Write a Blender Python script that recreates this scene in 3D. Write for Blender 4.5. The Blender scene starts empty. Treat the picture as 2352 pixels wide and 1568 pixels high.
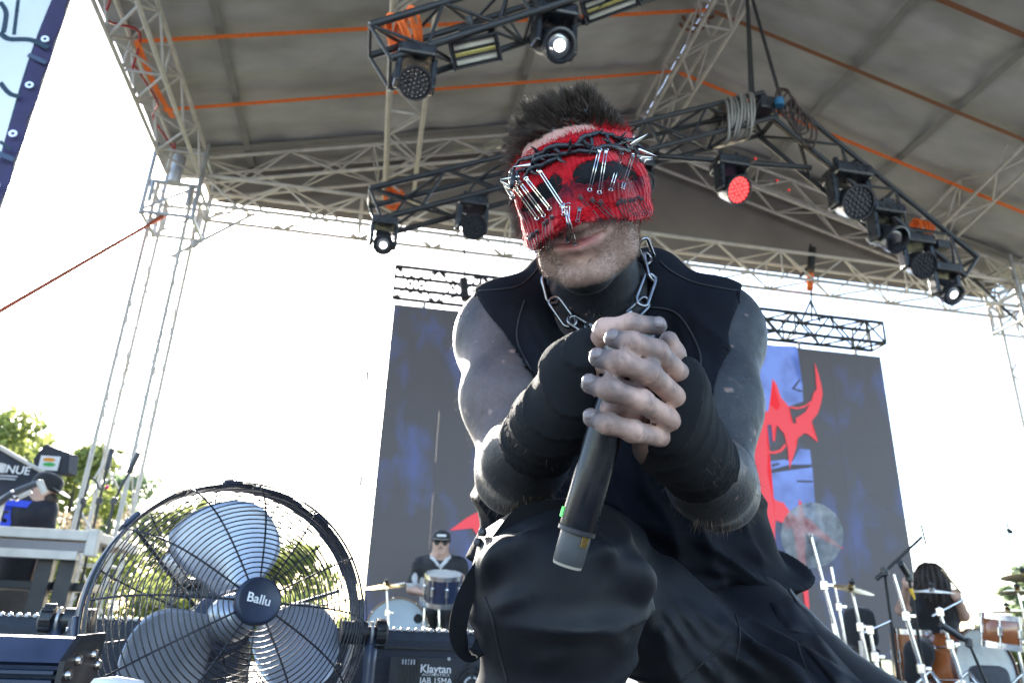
import bpy, bmesh, math, random
import numpy as np
from mathutils import Vector, Matrix
random.seed(7); RNG = np.random.default_rng(11)
rad = math.radians
SC = bpy.context.scene
COL = SC.collection

# ---------------------------------------------------------------- camera, world, sun, exposure
CAM_H = .42; FPX = 1700.; W0 = 2352.; CXP, CYP = 1176., 784.
YAW, PITCH, ROLL = rad(-10.), rad(21.4), rad(2.2)
_f = Vector((-math.sin(YAW)*math.cos(PITCH), math.cos(YAW)*math.cos(PITCH), math.sin(PITCH)))
_r0 = Vector((math.cos(YAW), math.sin(YAW), 0)); _u0 = _r0.cross(_f)
_r = _r0*math.cos(ROLL)+_u0*math.sin(ROLL); _u = -_r0*math.sin(ROLL)+_u0*math.cos(ROLL)
CAMPOS = Vector((0, 0, CAM_H))
cam_d = bpy.data.cameras.new("camera"); cam = bpy.data.objects.new("camera", cam_d); COL.objects.link(cam)
M3 = Matrix((_r, _u, -_f)).transposed()
cam.matrix_world = Matrix.Translation(CAMPOS) @ M3.to_4x4()
cam_d.sensor_width = 36.; cam_d.lens = FPX/W0*36.
cam_d.clip_start = .02; cam_d.clip_end = 2000.
cam_d.dof.use_dof = True; cam_d.dof.focus_distance = .84; cam_d.dof.aperture_fstop = 9.0
SC.camera = cam

SUN_AZ, SUN_EL = rad(11.5), rad(26.3)          # sun stands behind the stage, to the left
wd = bpy.data.worlds.new("World"); SC.world = wd; wd.use_nodes = True
nt = wd.node_tree; nt.nodes.clear()
_o = nt.nodes.new("ShaderNodeOutputWorld"); _b = nt.nodes.new("ShaderNodeBackground"); _s = nt.nodes.new("ShaderNodeTexSky")
_s.sky_type = 'NISHITA'; _s.sun_disc = False; _s.sun_elevation = SUN_EL; _s.sun_rotation = -SUN_AZ
_s.air_density = 1.0; _s.dust_density = 1.0; _s.ozone_density = 1.0
_b.inputs[1].default_value = .15
nt.links.new(_s.outputs[0], _b.inputs[0]); nt.links.new(_b.outputs[0], _o.inputs[0])
sun_d = bpy.data.lights.new("sun", 'SUN'); sun = bpy.data.objects.new("sun", sun_d); COL.objects.link(sun)
sun_d.energy = 4.0; sun_d.angle = rad(.5); sun_d.color = (1., .93, .82)
_sd = Vector((-math.sin(SUN_AZ)*math.cos(SUN_EL), math.cos(SUN_AZ)*math.cos(SUN_EL), math.sin(SUN_EL)))
sun.rotation_euler = _sd.to_track_quat('Z', 'Y').to_euler()
SC.view_settings.view_transform = 'Standard'; SC.view_settings.look = 'None'
SC.view_settings.exposure = 2.45; SC.view_settings.gamma = 1.; SC.view_settings.use_curve_mapping = False
SC.cycles.use_denoising = True
SC.cycles.max_bounces = 6; SC.cycles.transparent_max_bounces = 12
SC.cycles.sample_clamp_indirect = 8.; SC.cycles.caustics_reflective = False; SC.cycles.caustics_refractive = False

# ---------------------------------------------------------------- measuring helpers: a sight line of the photograph met with a real plane
def ray(x, y): return _f + _r*((x-CXP)/FPX) - _u*((y-CYP)/FPX)
def P(x, y, D): return CAMPOS + ray(x, y)*D
def PY(x, y, Y): d = ray(x, y); return CAMPOS + d*(Y/d.y)
def PX(x, y, X): d = ray(x, y); return CAMPOS + d*(X/d.x)
def PZ(x, y, Z): d = ray(x, y); return CAMPOS + d*((Z-CAM_H)/d.z)

# ---------------------------------------------------------------- objects
WM = {}
def new_ob(name, data, M=None, parent=None, mat=None):
    o = bpy.data.objects.new(name, data); COL.objects.link(o)
    M = M if M is not None else Matrix.Identity(4)
    if parent is not None:
        o.parent = parent; o.matrix_local = WM[parent].inverted() @ M
    else:
        o.matrix_world = M
    WM[o] = M.copy()
    if mat is not None and data is not None and len(data.materials) == 0: data.materials.append(mat)
    return o
def tag(o, label, cat, group=None, kind=None):
    if label: o['label'] = label
    if cat: o['category'] = cat
    if group: o['group'] = group
    if kind: o['kind'] = kind
    return o
def thing(name, loc, label, cat, group=None, M=None):
    return tag(new_ob(name, None, M if M is not None else Matrix.Translation(Vector(loc))), label, cat, group)
def mesh(name, v, f, smooth=False):
    m = bpy.data.meshes.new(name)
    m.from_pydata([tuple(p) for p in v], [], [tuple(q) for q in f]); m.update()
    if smooth: m.polygons.foreach_set('use_smooth', [True]*len(m.polygons))
    return m
def npmesh(name, V, F, smooth=True):
    m = bpy.data.meshes.new(name); V = np.asarray(V, np.float32); F = np.asarray(F, np.int32)
    n = len(F); k = F.shape[1]
    m.vertices.add(len(V)); m.vertices.foreach_set('co', V.ravel())
    m.loops.add(n*k); m.loops.foreach_set('vertex_index', F.ravel())
    m.polygons.add(n); m.polygons.foreach_set('loop_start', np.arange(0, n*k, k, dtype=np.int32))
    m.polygons.foreach_set('loop_total', np.full(n, k, np.int32))
    if smooth: m.polygons.foreach_set('use_smooth', np.ones(n, bool))
    m.update(calc_edges=True); return m
def world_part(name, v, f, mat, parent, smooth=False):
    """mesh whose vertices are given in world coordinates"""
    L = WM[parent].translation if parent is not None else Vector((0, 0, 0))
    m = mesh(name, [Vector(p)-L for p in v], f, smooth); m.materials.append(mat)
    return new_ob(name, m, Matrix.Translation(L), parent)
_cache = {}
def cached(key, fn):
    if key not in _cache: _cache[key] = fn()
    return _cache[key]
def with_mat(key, fn, mat):
    def g():
        m = fn(); m.materials.append(mat); return m
    return cached((key, mat.name), g)
def cyl_data(n=8):
    v = []; f = []
    for z in (0, 1):
        for i in range(n): a = 2*math.pi*i/n; v.append((math.cos(a), math.sin(a), z))
    for i in range(n): j = (i+1) % n; f.append((i, j, n+j, n+i))
    f.append(tuple(range(n-1, -1, -1))); f.append(tuple(range(n, 2*n)))
    return v, f
def unit_cyl(n):
    v, f = cyl_data(n); m = mesh('rod', v, f)
    for p in m.polygons: p.use_smooth = len(p.vertices) == 4
    return m
def frame_z(a, b):
    a, b = Vector(a), Vector(b); d = b-a; L = d.length
    q = d.to_track_quat('Z', 'Y')
    return Matrix.Translation(a) @ q.to_matrix().to_4x4(), L
def rod(name, a, b, r, mat, parent, n=8):
    M, L = frame_z(a, b)
    me = with_mat(('cyl', n), lambda: unit_cyl(n), mat)
    return new_ob(name, me, M @ Matrix.Diagonal((r, r, L, 1)), parent)
def box_data(sx, sy, sz, bev=0., seg=2):
    bm = bmesh.new(); bmesh.ops.create_cube(bm, size=1)
    for v in bm.verts: v.co = Vector((v.co.x*sx, v.co.y*sy, v.co.z*sz))
    if bev > 0: bmesh.ops.bevel(bm, geom=bm.edges[:], offset=bev, segments=seg, profile=.5, affect='EDGES')
    v = [x.co.copy() for x in bm.verts]; bm.verts.index_update(); f = [[x.index for x in p.verts] for p in bm.faces]; bm.free()
    return v, f
def box(name, M, s, mat, parent, bev=.004):
    key = ('box', round(s[0], 4), round(s[1], 4), round(s[2], 4), bev)
    me = with_mat(key, lambda: mesh(name, *box_data(*s, bev)), mat)
    return new_ob(name, me, M, parent)
def lathe_data(prof, n=24, closed=False):
    v = []; f = []; k = len(prof)
    for i in range(n):
        a = 2*math.pi*i/n
        for r, z in prof: v.append((r*math.cos(a), r*math.sin(a), z))
    for i in range(n):
        j = (i+1) % n
        for q in range(k-1): f.append((i*k+q, j*k+q, j*k+q+1, i*k+q+1))
        if closed: f.append((i*k+k-1, j*k+k-1, j*k, i*k))
    if not closed:
        if prof[0][0] > 1e-5: f.append(tuple(i*k for i in range(n-1, -1, -1)))
        if prof[-1][0] > 1e-5: f.append(tuple(i*k+k-1 for i in range(n)))
    return v, f
def lathe(name, M, prof, mat, parent, n=24, smooth=True, closed=False):
    key = ('lathe', tuple((round(a, 5), round(b, 5)) for a, b in prof), n, smooth, closed)
    def mk():
        m = mesh(name, *lathe_data(prof, n, closed), smooth)
        bm = bmesh.new(); bm.from_mesh(m); bmesh.ops.remove_doubles(bm, verts=bm.verts, dist=1e-6)
        bmesh.ops.recalc_face_normals(bm, faces=bm.faces); bm.to_mesh(m); bm.free()
        if smooth:
            try: m.set_sharp_from_angle(angle=rad(40))
            except Exception: pass
        return m
    return new_ob(name, with_mat(key, mk, mat), M, parent)
def tube_data(pts, r, n=8, closed=False, taper=None):
    pts = [Vector(p) for p in pts]; k = len(pts); v = []; f = []
    up = None
    for i, p in enumerate(pts):
        if closed: t = pts[(i+1) % k]-pts[i-1]
        else: t = pts[min(i+1, k-1)]-pts[max(i-1, 0)]
        t = t.normalized() if t.length > 1e-9 else Vector((0, 0, 1))
        if up is None: up = t.orthogonal().normalized()
        up = (up - t*up.dot(t)); up = up.normalized() if up.length > 1e-6 else t.orthogonal().normalized()
        s = t.cross(up); rr = r if taper is None else r*taper(i/(k-1))
        for j in range(n):
            a = 2*math.pi*j/n; v.append(p+(up*math.cos(a)+s*math.sin(a))*rr)
    m = k if closed else k-1
    for i in range(m):
        i2 = (i+1) % k
        for j in range(n):
            j2 = (j+1) % n; f.append((i*n+j, i*n+j2, i2*n+j2, i2*n+j))
    if not closed: f.append(tuple(range(n-1, -1, -1))); f.append(tuple((k-1)*n+j for j in range(n)))
    return v, f
def tube(name, pts, r, mat, parent, n=8, closed=False, taper=None):
    v, f = tube_data(pts, r, n, closed, taper)
    return world_part(name, v, f, mat, parent, True)
def spline(pts, m=8, closed=False):
    pts = [Vector(p) for p in pts]; out = []; k = len(pts)
    for i in range(k if closed else k-1):
        if closed: p0, p1, p2, p3 = pts[i-1], pts[i], pts[(i+1) % k], pts[(i+2) % k]
        else: p0, p1, p2, p3 = pts[max(i-1, 0)], pts[i], pts[i+1], pts[min(i+2, k-1)]
        for j in range(m):
            t = j/m; out.append(.5*((2*p1)+(p2-p0)*t+(2*p0-5*p1+4*p2-p3)*t*t+(3*p1-p0-3*p2+p3)*t**3))
    if not closed: out.append(pts[-1])
    return out
class Bag:
    """collects pieces into one mesh"""
    def __init__(s): s.v = []; s.f = []
    def add(s, v, f, M=None):
        o = len(s.v); s.v += [(M @ Vector(p)) if M is not None else Vector(p) for p in v]; s.f += [tuple(i+o for i in q) for q in f]; return s
    def box(s, M, d, bev=0.): return s.add(*box_data(*d, bev), M)
    def rod(s, a, b, r, n=6, r2=None):
        M, L = frame_z(a, b); v, f = cyl_data(n); r2 = r if r2 is None else r2
        return s.add([(x*(r if z == 0 else r2), y*(r if z == 0 else r2), z*L) for x, y, z in v], f, M)
    def tube(s, pts, r, n=6, **k): return s.add(*tube_data(pts, r, n, **k))
    def build(s, name, mat, parent, smooth=False):
        o = world_part(name, s.v, s.f, mat, parent, smooth)
        if smooth:
            try: o.data.set_sharp_from_angle(angle=rad(40))
            except Exception: pass
        return o
def basis(o, x, y, z):
    M = Matrix((Vector(x).normalized(), Vector(y).normalized(), Vector(z).normalized())).transposed().to_4x4(); M.translation = Vector(o); return M
T = Matrix.Translation
def RX(a): return Matrix.Rotation(rad(a), 4, 'X')
def RY(a): return Matrix.Rotation(rad(a), 4, 'Y')
def RZ(a): return Matrix.Rotation(rad(a), 4, 'Z')

# ---------------------------------------------------------------- materials
MATS = {}
def mat(name, col, rough=.6, metal=0., var=.15, vscale=6., bump=0., bscale=60., spec=.5, sheen=0., coords='Position', attr=None,
        emit=None, estr=0., transl=0., alpha=1., stretch=None, col2=None, c2scale=2., c2thr=(.5, .6), coat=0.):
    if name in MATS: return MATS[name]
    m = bpy.data.materials.new(name); m.use_nodes = True; MATS[name] = m
    n = m.node_tree.nodes; L = m.node_tree.links; n.clear()
    out = n.new('ShaderNodeOutputMaterial'); p = n.new('ShaderNodeBsdfPrincipled')
    p.inputs['Roughness'].default_value = rough; p.inputs['Metallic'].default_value = metal
    p.inputs['Specular IOR Level'].default_value = spec
    if sheen: p.inputs['Sheen Weight'].default_value = sheen; p.inputs['Sheen Roughness'].default_value = .4
    if coat: p.inputs['Coat Weight'].default_value = coat; p.inputs['Coat Roughness'].default_value = .1
    if coords == 'Position': g = n.new('ShaderNodeNewGeometry'); co = g.outputs['Position']
    else: g = n.new('ShaderNodeTexCoord'); co = g.outputs['Object']
    if stretch:
        mp = n.new('ShaderNodeMapping'); mp.inputs['Scale'].default_value = stretch; L.new(co, mp.inputs[0]); co = mp.outputs[0]
    if attr:
        a = n.new('ShaderNodeAttribute'); a.attribute_name = attr; base = a.outputs['Color']
    else:
        c = n.new('ShaderNodeRGB'); c.outputs[0].default_value = (*col, 1); base = c.outputs[0]
    if col2:
        t2 = n.new('ShaderNodeTexNoise'); t2.inputs['Scale'].default_value = c2scale; t2.inputs['Detail'].default_value = 6; L.new(co, t2.inputs['Vector'])
        mr = n.new('ShaderNodeMapRange'); mr.inputs[1].default_value, mr.inputs[2].default_value = c2thr; L.new(t2.outputs[0], mr.inputs[0])
        mx = n.new('ShaderNodeMix'); mx.data_type = 'RGBA'; L.new(mr.outputs[0], mx.inputs[0]); L.new(base, mx.inputs[6]); mx.inputs[7].default_value = (*col2, 1); base = mx.outputs[2]
    t = n.new('ShaderNodeTexNoise'); t.inputs['Scale'].default_value = vscale; t.inputs['Detail'].default_value = 5; L.new(co, t.inputs['Vector'])
    if var:
        r = n.new('ShaderNodeMapRange'); r.inputs[1].default_value = .25; r.inputs[2].default_value = .75
        r.inputs[3].default_value = 1-var; r.inputs[4].default_value = 1+var; L.new(t.outputs[0], r.inputs[0])
        mm = n.new('ShaderNodeMix'); mm.data_type = 'RGBA'; mm.blend_type = 'MULTIPLY'; mm.inputs[0].default_value = 1
        L.new(base, mm.inputs[6]); L.new(r.outputs[0], mm.inputs[7]); base = mm.outputs[2]
        rr = n.new('ShaderNodeMapRange'); rr.inputs[1].default_value = .3; rr.inputs[2].default_value = .7
        rr.inputs[3].default_value = max(rough-.1, .02); rr.inputs[4].default_value = min(rough+.1, 1); L.new(t.outputs[0], rr.inputs[0]); L.new(rr.outputs[0], p.inputs['Roughness'])
    L.new(base, p.inputs['Base Color'])
    if bump:
        b = n.new('ShaderNodeBump'); b.inputs['Strength'].default_value = bump; b.inputs['Distance'].default_value = .002
        t3 = n.new('ShaderNodeTexNoise'); t3.inputs['Scale'].default_value = bscale; t3.inputs['Detail'].default_value = 4; L.new(co, t3.inputs['Vector'])
        L.new(t3.outputs[0], b.inputs['Height']); L.new(b.outputs[0], p.inputs['Normal'])
    if emit:
        p.inputs['Emission Color'].default_value = (*emit, 1); p.inputs['Emission Strength'].default_value = estr
    sh = p.outputs[0]
    if transl:
        tr = n.new('ShaderNodeBsdfTranslucent'); L.new(base, tr.inputs[0]); mi = n.new('ShaderNodeMixShader'); mi.inputs[0].default_value = transl
        L.new(sh, mi.inputs[1]); L.new(tr.outputs[0], mi.inputs[2]); sh = mi.outputs[0]
    if alpha < 1:
        tp = n.new('ShaderNodeBsdfTransparent'); mi = n.new('ShaderNodeMixShader'); mi.inputs[0].default_value = alpha
        L.new(tp.outputs[0], mi.inputs[1]); L.new(sh, mi.inputs[2]); sh = mi.outputs[0]
    L.new(sh, out.inputs[0]); return m
ALU = mat('aluminium', (.55, .515, .47), .65, .15, .2, 9, .1, 80)
ALU_D = mat('dull aluminium', (.42, .42, .43), .45, .5, .2, 9)
BLACKM = mat('black metal', (.018, .019, .022), .5, .0, .3, 14)
BLACKP = mat('black plastic', (.022, .023, .027), .4, 0, .25, 25, .15, 300)
CHROME = mat('chrome', (.75, .76, .78), .18, 1., .1, 20)
RUBBER = mat('black rubber', (.012, .012, .014), .55, 0, .2, 40)
ORANGE = mat('orange webbing', (.85, .17, .025), .75, 0, .2, 30, .2, 200)
BRASS = mat('cymbal bronze', (.72, .52, .2), .25, 1., .2, 12)
WHITEP = mat('white print', (.75, .75, .75), .6, 0, .05)
BLACKF = mat('black cloth', (.016, .017, .021), .9, 0, .25, 20, .25, 400, sheen=.3)
SKIN = mat('skin', (.5, .32, .25), .55, 0, .12, 40, .1, 250)
# ================================================================ SCULPTING: distance fields turned into one smooth continuous mesh
def A(p): return np.array(p, dtype=np.float32)
class Field:
    def __init__(s, lo, hi, h):
        s.lo = A(lo); s.h = h; s.n = np.ceil((A(hi)-s.lo)/h).astype(int)+1
        s.F = np.full(s.n, .5, np.float32)
    def sl(s, lo, hi):
        a = np.clip(np.floor((A(lo)-s.lo)/s.h).astype(int), 0, s.n); b = np.clip(np.ceil((A(hi)-s.lo)/s.h).astype(int)+1, 0, s.n)
        return tuple(slice(int(i), int(j)) for i, j in zip(a, b))
    def co(s, sl):
        ax = [s.lo[i]+s.h*np.arange(sl[i].start, sl[i].stop, dtype=np.float32) for i in range(3)]
        return ax[0][:, None, None], ax[1][None, :, None], ax[2][None, None, :]
    def put(s, fn, lo, hi, k=0., op='u', m=None):
        m = max(k, .0)+3*s.h if m is None else m
        sl = s.sl(A(lo)-m, A(hi)+m)
        if any(q.stop <= q.start for q in sl): return s
        d = fn(*s.co(sl)); f = s.F[sl]
        if op == 'u':
            if k > 0: q = np.maximum(k-np.abs(f-d), 0)/k; s.F[sl] = np.minimum(f, d)-q*q*k*.25
            else: s.F[sl] = np.minimum(f, d)
        elif op == 's':
            d = -d
            if k > 0: q = np.maximum(k-np.abs(f-d), 0)/k; s.F[sl] = np.maximum(f, d)+q*q*k*.25
            else: s.F[sl] = np.maximum(f, d)
        return s
    def cap(s, a, b, ra, rb=None, k=0., op='u'):
        rb = ra if rb is None else rb; a, b = A(a), A(b); r = max(ra, rb)
        def fn(x, y, z):
            ba = b-a; L = float(ba@ba)+1e-12
            px, py, pz = x-a[0], y-a[1], z-a[2]
            t = np.clip((px*ba[0]+py*ba[1]+pz*ba[2])/L, 0, 1)
            return np.sqrt((px-t*ba[0])**2+(py-t*ba[1])**2+(pz-t*ba[2])**2)-(ra+(rb-ra)*t)
        return s.put(fn, np.minimum(a, b)-r, np.maximum(a, b)+r, k, op)
    def chain(s, pts, rs, k=0., op='u'):
        for i in range(len(pts)-1): s.cap(pts[i], pts[i+1], rs[i], rs[i+1], k, op)
        return s
    def ell(s, c, r, R=None, k=0., op='u'):
        c, r = A(c), A(r); R = np.eye(3, dtype=np.float32) if R is None else A(R); m = float(r.max())
        def fn(x, y, z):
            px, py, pz = x-c[0], y-c[1], z-c[2]
            q = [(px*R[0, i]+py*R[1, i]+pz*R[2, i]) for i in range(3)]
            k0 = np.sqrt((q[0]/r[0])**2+(q[1]/r[1])**2+(q[2]/r[2])**2); k1 = np.sqrt((q[0]/r[0]**2)**2+(q[1]/r[1]**2)**2+(q[2]/r[2]**2)**2)
            return k0*(k0-1)/np.maximum(k1, 1e-6)
        return s.put(fn, c-m, c+m, k, op)
    def rbox(s, c, r, R=None, rd=.01, k=0., op='u'):
        c, r = A(c), A(r); R = np.eye(3, dtype=np.float32) if R is None else A(R); m = float(np.linalg.norm(r))
        def fn(x, y, z):
            px, py, pz = x-c[0], y-c[1], z-c[2]
            q = [np.abs(px*R[0, i]+py*R[1, i]+pz*R[2, i])-(r[i]-rd) for i in range(3)]
            return np.sqrt(np.maximum(q[0], 0)**2+np.maximum(q[1], 0)**2+np.maximum(q[2], 0)**2)+np.minimum(np.maximum(np.maximum(q[0], q[1]), q[2]), 0)-rd
        return s.put(fn, c-m, c+m, k, op)
    def cut(s, p, n, k=0.):
        """remove everything on the side the normal points to"""
        p, n = A(p), A(n)/np.linalg.norm(A(n)); x, y, z = s.co(tuple(slice(0, int(q)) for q in s.n))
        d = (x-p[0])*n[0]+(y-p[1])*n[1]+(z-p[2])*n[2]
        s.F = np.maximum(s.F, d.astype(np.float32)); return s
    def copy(s, off=0.):
        o = object.__new__(Field); o.lo, o.h, o.n = s.lo, s.h, s.n; o.F = s.F-off; return o
    def mesh(s):
        F = s.F.copy(); F[0], F[-1] = .1, .1; F[:, 0], F[:, -1] = .1, .1; F[:, :, 0], F[:, :, -1] = .1, .1
        S = F < 0
        C = np.zeros(tuple(s.n-1), np.int8)
        for i in (0, 1):
            for j in (0, 1):
                for k in (0, 1): C += S[i:s.n[0]-1+i, j:s.n[1]-1+j, k:s.n[2]-1+k]
        act = np.argwhere((C > 0) & (C < 8)); I = np.full(C.shape, -1, np.int32); I[tuple(act.T)] = np.arange(len(act))
        acc = np.zeros((len(act), 3)); cnt = np.zeros(len(act)); a0, a1, a2 = act.T
        cs = [(i, j, k) for i in (0, 1) for j in (0, 1) for k in (0, 1)]
        val = {c: F[a0+c[0], a1+c[1], a2+c[2]] for c in cs}
        for c in cs:
            for ax in range(3):
                if c[ax] == 0:
                    e = list(c); e[ax] = 1; e = tuple(e); v0, v1 = val[c], val[e]; m = (v0 < 0) != (v1 < 0)
                    t = np.where(m, v0/np.where(m, v0-v1, 1), 0); pt = np.tile(np.array(c, float), (len(act), 1)); pt[:, ax] += t
                    acc[m] += pt[m]; cnt[m] += 1
        V = s.lo+s.h*(act+acc/cnt[:, None])
        Q = []
        for ax in range(3):
            b, c = (ax+1) % 3, (ax+2) % 3
            s0 = [slice(None)]*3; s1 = [slice(None)]*3; s0[ax] = slice(0, -1); s1[ax] = slice(1, None)
            A0, A1 = S[tuple(s0)], S[tuple(s1)]
            e = np.argwhere(A0 != A1); e = e[(e[:, b] > 0) & (e[:, c] > 0) & (e[:, b] < s.n[b]-1) & (e[:, c] < s.n[c]-1)]
            fl = A0[tuple(e.T)]
            def idx(db, dc): q = e.copy(); q[:, b] -= db; q[:, c] -= dc; return I[tuple(q.T)]
            q = np.stack([idx(1, 1), idx(0, 1), idx(0, 0), idx(1, 0)], 1); q[~fl] = q[~fl][:, ::-1]; Q.append(q)
        Q = np.concatenate(Q); Q = Q[(Q >= 0).all(1)]
        return V, Q
    def at(s, p):
        """field value at points (trilinear)"""
        g = (np.asarray(p)-s.lo)/s.h; g = np.clip(g, 0, s.n-1.001); i = g.astype(int); t = g-i; r = 0
        for a in (0, 1):
            for b in (0, 1):
                for c in (0, 1):
                    w = (t[:, 0] if a else 1-t[:, 0])*(t[:, 1] if b else 1-t[:, 1])*(t[:, 2] if c else 1-t[:, 2]); r = r+w*s.F[i[:, 0]+a, i[:, 1]+b, i[:, 2]+c]
        return r
    def grad(s, p):
        p = np.asarray(p); e = s.h; g = np.stack([s.at(p+np.eye(3)[i]*e)-s.at(p-np.eye(3)[i]*e) for i in range(3)], 1)
        return g/np.maximum(np.linalg.norm(g, axis=1, keepdims=True), 1e-9)
def relax(V, Q, n=2, w=.5):
    e = np.concatenate([Q[:, [0, 1]], Q[:, [1, 2]], Q[:, [2, 3]], Q[:, [3, 0]]])
    for _ in range(n):
        acc = np.zeros_like(V); c = np.zeros(len(V))
        for k in range(3):
            acc[:, k] += np.bincount(e[:, 0], V[e[:, 1], k], len(V))+np.bincount(e[:, 1], V[e[:, 0], k], len(V))
        c = np.bincount(e[:, 0], minlength=len(V))+np.bincount(e[:, 1], minlength=len(V))
        V = V*(1-w)+w*acc/np.maximum(c, 1)[:, None]
    return V
def clean(V, Q):
    used = np.zeros(len(V), bool); used[Q.ravel()] = True; m = np.cumsum(used)-1; return V[used], m[Q]
_perm = np.random.default_rng(3).random((64, 64, 64)).astype(np.float32)
def vnoise(p, sc):
    g = np.asarray(p)*sc+100.; i = np.floor(g).astype(int); t = g-i; t = t*t*(3-2*t); r = 0
    for a in (0, 1):
        for b in (0, 1):
            for c in (0, 1):
                w = (t[:, 0] if a else 1-t[:, 0])*(t[:, 1] if b else 1-t[:, 1])*(t[:, 2] if c else 1-t[:, 2]); r = r+w*_perm[(i[:, 0]+a) % 64, (i[:, 1]+b) % 64, (i[:, 2]+c) % 64]
    return r
def fbm(p, sc, o=3): return sum(vnoise(np.asarray(p)+7.3*k, sc*2**k)*.5**k for k in range(o))/sum(.5**k for k in range(o))
def vnormals(V, Q):
    n = np.cross(V[Q[:, 2]]-V[Q[:, 0]], V[Q[:, 3]]-V[Q[:, 1]]); N = np.zeros_like(V)
    for j in range(4):
        for k in range(3): N[:, k] += np.bincount(Q[:, j], n[:, k], len(V))
    return N/np.maximum(np.linalg.norm(N, axis=1, keepdims=True), 1e-12)
def sculpt(name, V, Q, m, parent, color=None, origin=None):
    L = np.array(WM[parent].translation if parent is not None else (origin if origin is not None else (0, 0, 0)))
    me = npmesh(name, V-L, Q); me.materials.append(m)
    if color is not None:
        at = me.attributes.new('Col', 'FLOAT_COLOR', 'POINT'); c = np.ones((len(V), 4), np.float32); c[:, :3] = color; at.data.foreach_set('color', c.ravel())
    return new_ob(name, me, T(Vector([float(q) for q in L])), parent)
def strands(name, roots, dirs, lens, width, m, parent, droop=None, seg=3, curl=0.):
    """thin tapered ribbons: hair, threads"""
    n = len(roots); roots = np.asarray(roots); dirs = np.asarray(dirs)
    side = np.cross(dirs, RNG.normal(size=(n, 3))); side /= np.maximum(np.linalg.norm(side, axis=1, keepdims=True), 1e-9)
    droop = np.zeros((n, 3)) if droop is None else droop
    V = np.zeros((n, seg+1, 2, 3)); wv = np.broadcast_to(np.asarray(width), (n,))
    bend = RNG.normal(size=(n, 3))*curl
    for i in range(seg+1):
        t = i/seg; c = roots+dirs*(lens*t)[:, None]+(droop+bend)*(lens*t*t)[:, None]
        w = (wv*(1-.85*t))[:, None]*.5
        V[:, i, 0] = c-side*w; V[:, i, 1] = c+side*w
    b = (np.arange(n)*(seg+1)*2)[:, None, None]; k = (np.arange(seg)*2)[None, :, None]
    F = (b+k+np.array([0, 1, 3, 2])[None, None, :]).reshape(-1, 4)
    L = np.array(WM[parent].translation)
    me = npmesh(name, V.reshape(-1, 3)-L, F); me.materials.append(m)
    return new_ob(name, me, T(Vector([float(q) for q in L])), parent)
def sample_surface(V, Q, n, mask=None):
    T0 = np.concatenate([Q[:, [0, 1, 2]], Q[:, [0, 2, 3]]])
    if mask is not None: T0 = T0[mask[T0].all(1)]
    a, b, c = V[T0[:, 0]], V[T0[:, 1]], V[T0[:, 2]]; ar = np.linalg.norm(np.cross(b-a, c-a), axis=1); p = ar/ar.sum()
    i = RNG.choice(len(T0), n, p=p); u = RNG.random((n, 2)); fl = u.sum(1) > 1; u[fl] = 1-u[fl]
    nn = np.cross(b-a, c-a)[i]; nn /= np.maximum(np.linalg.norm(nn, axis=1, keepdims=True), 1e-12)
    return a[i]+(b-a)[i]*u[:, :1]+(c-a)[i]*u[:, 1:], nn
def pp_(x, y, D): return np.array(P(x, y, D))
def proj(V):
    d = np.asarray(V)-np.array(CAMPOS); z = d@np.array(_f); return CXP+FPX*(d@np.array(_r))/z, CYP-FPX*(d@np.array(_u))/z, z
def ray_hit(bvh, x, y):
    d = ray(x, y).normalized(); h = bvh.ray_cast(CAMPOS, d); return h[0], h[1]
from mathutils.bvhtree import BVHTree
def bvh_of(V, Q): return BVHTree.FromPolygons([Vector(map(float, p)) for p in V], [tuple(int(i) for i in q) for q in Q])
# ================================================================ SETTING
def sheet(name, x0, x1, y0, y1, z, m, kind='structure'):
    o = new_ob(name, mesh(name, [(x0, y0, z), (x1, y0, z), (x1, y1, z), (x0, y1, z)], [(0, 1, 2, 3)]), None, None, m)
    o['kind'] = kind; return o
GRASS = mat('meadow grass', (.13, .16, .06), .9, 0, .5, .6, col2=(.3, .26, .15), c2scale=.25, c2thr=(.45, .62))
sheet('meadow', -400, 400, 9.5, 500, -1.2, GRASS); sheet('ground', -400, 400, -400, 9.5, -1.2, mat('trodden asphalt', (.17, .17, .175), .9, 0, .3, 2.))
PLY = mat('stage plywood', (.05, .045, .042), .55, 0, .4, 3, .2, 40)
def slab(name, x0, x1, y0, y1, z0, z1, m):
    v, f = box_data(x1-x0, y1-y0, z1-z0, .01)
    o = new_ob(name, mesh(name, v, f), T(((x0+x1)/2, (y0+y1)/2, (z0+z1)/2)), None, m); o['kind'] = 'structure'; return o
slab('stage_floor', -2.55, 9.2, .3, 9.4, -1.2, 0., PLY)
slab('side_platform', -7.5, -2.6, 3.0, 7.4, -1.2, -.32, PLY)

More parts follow.
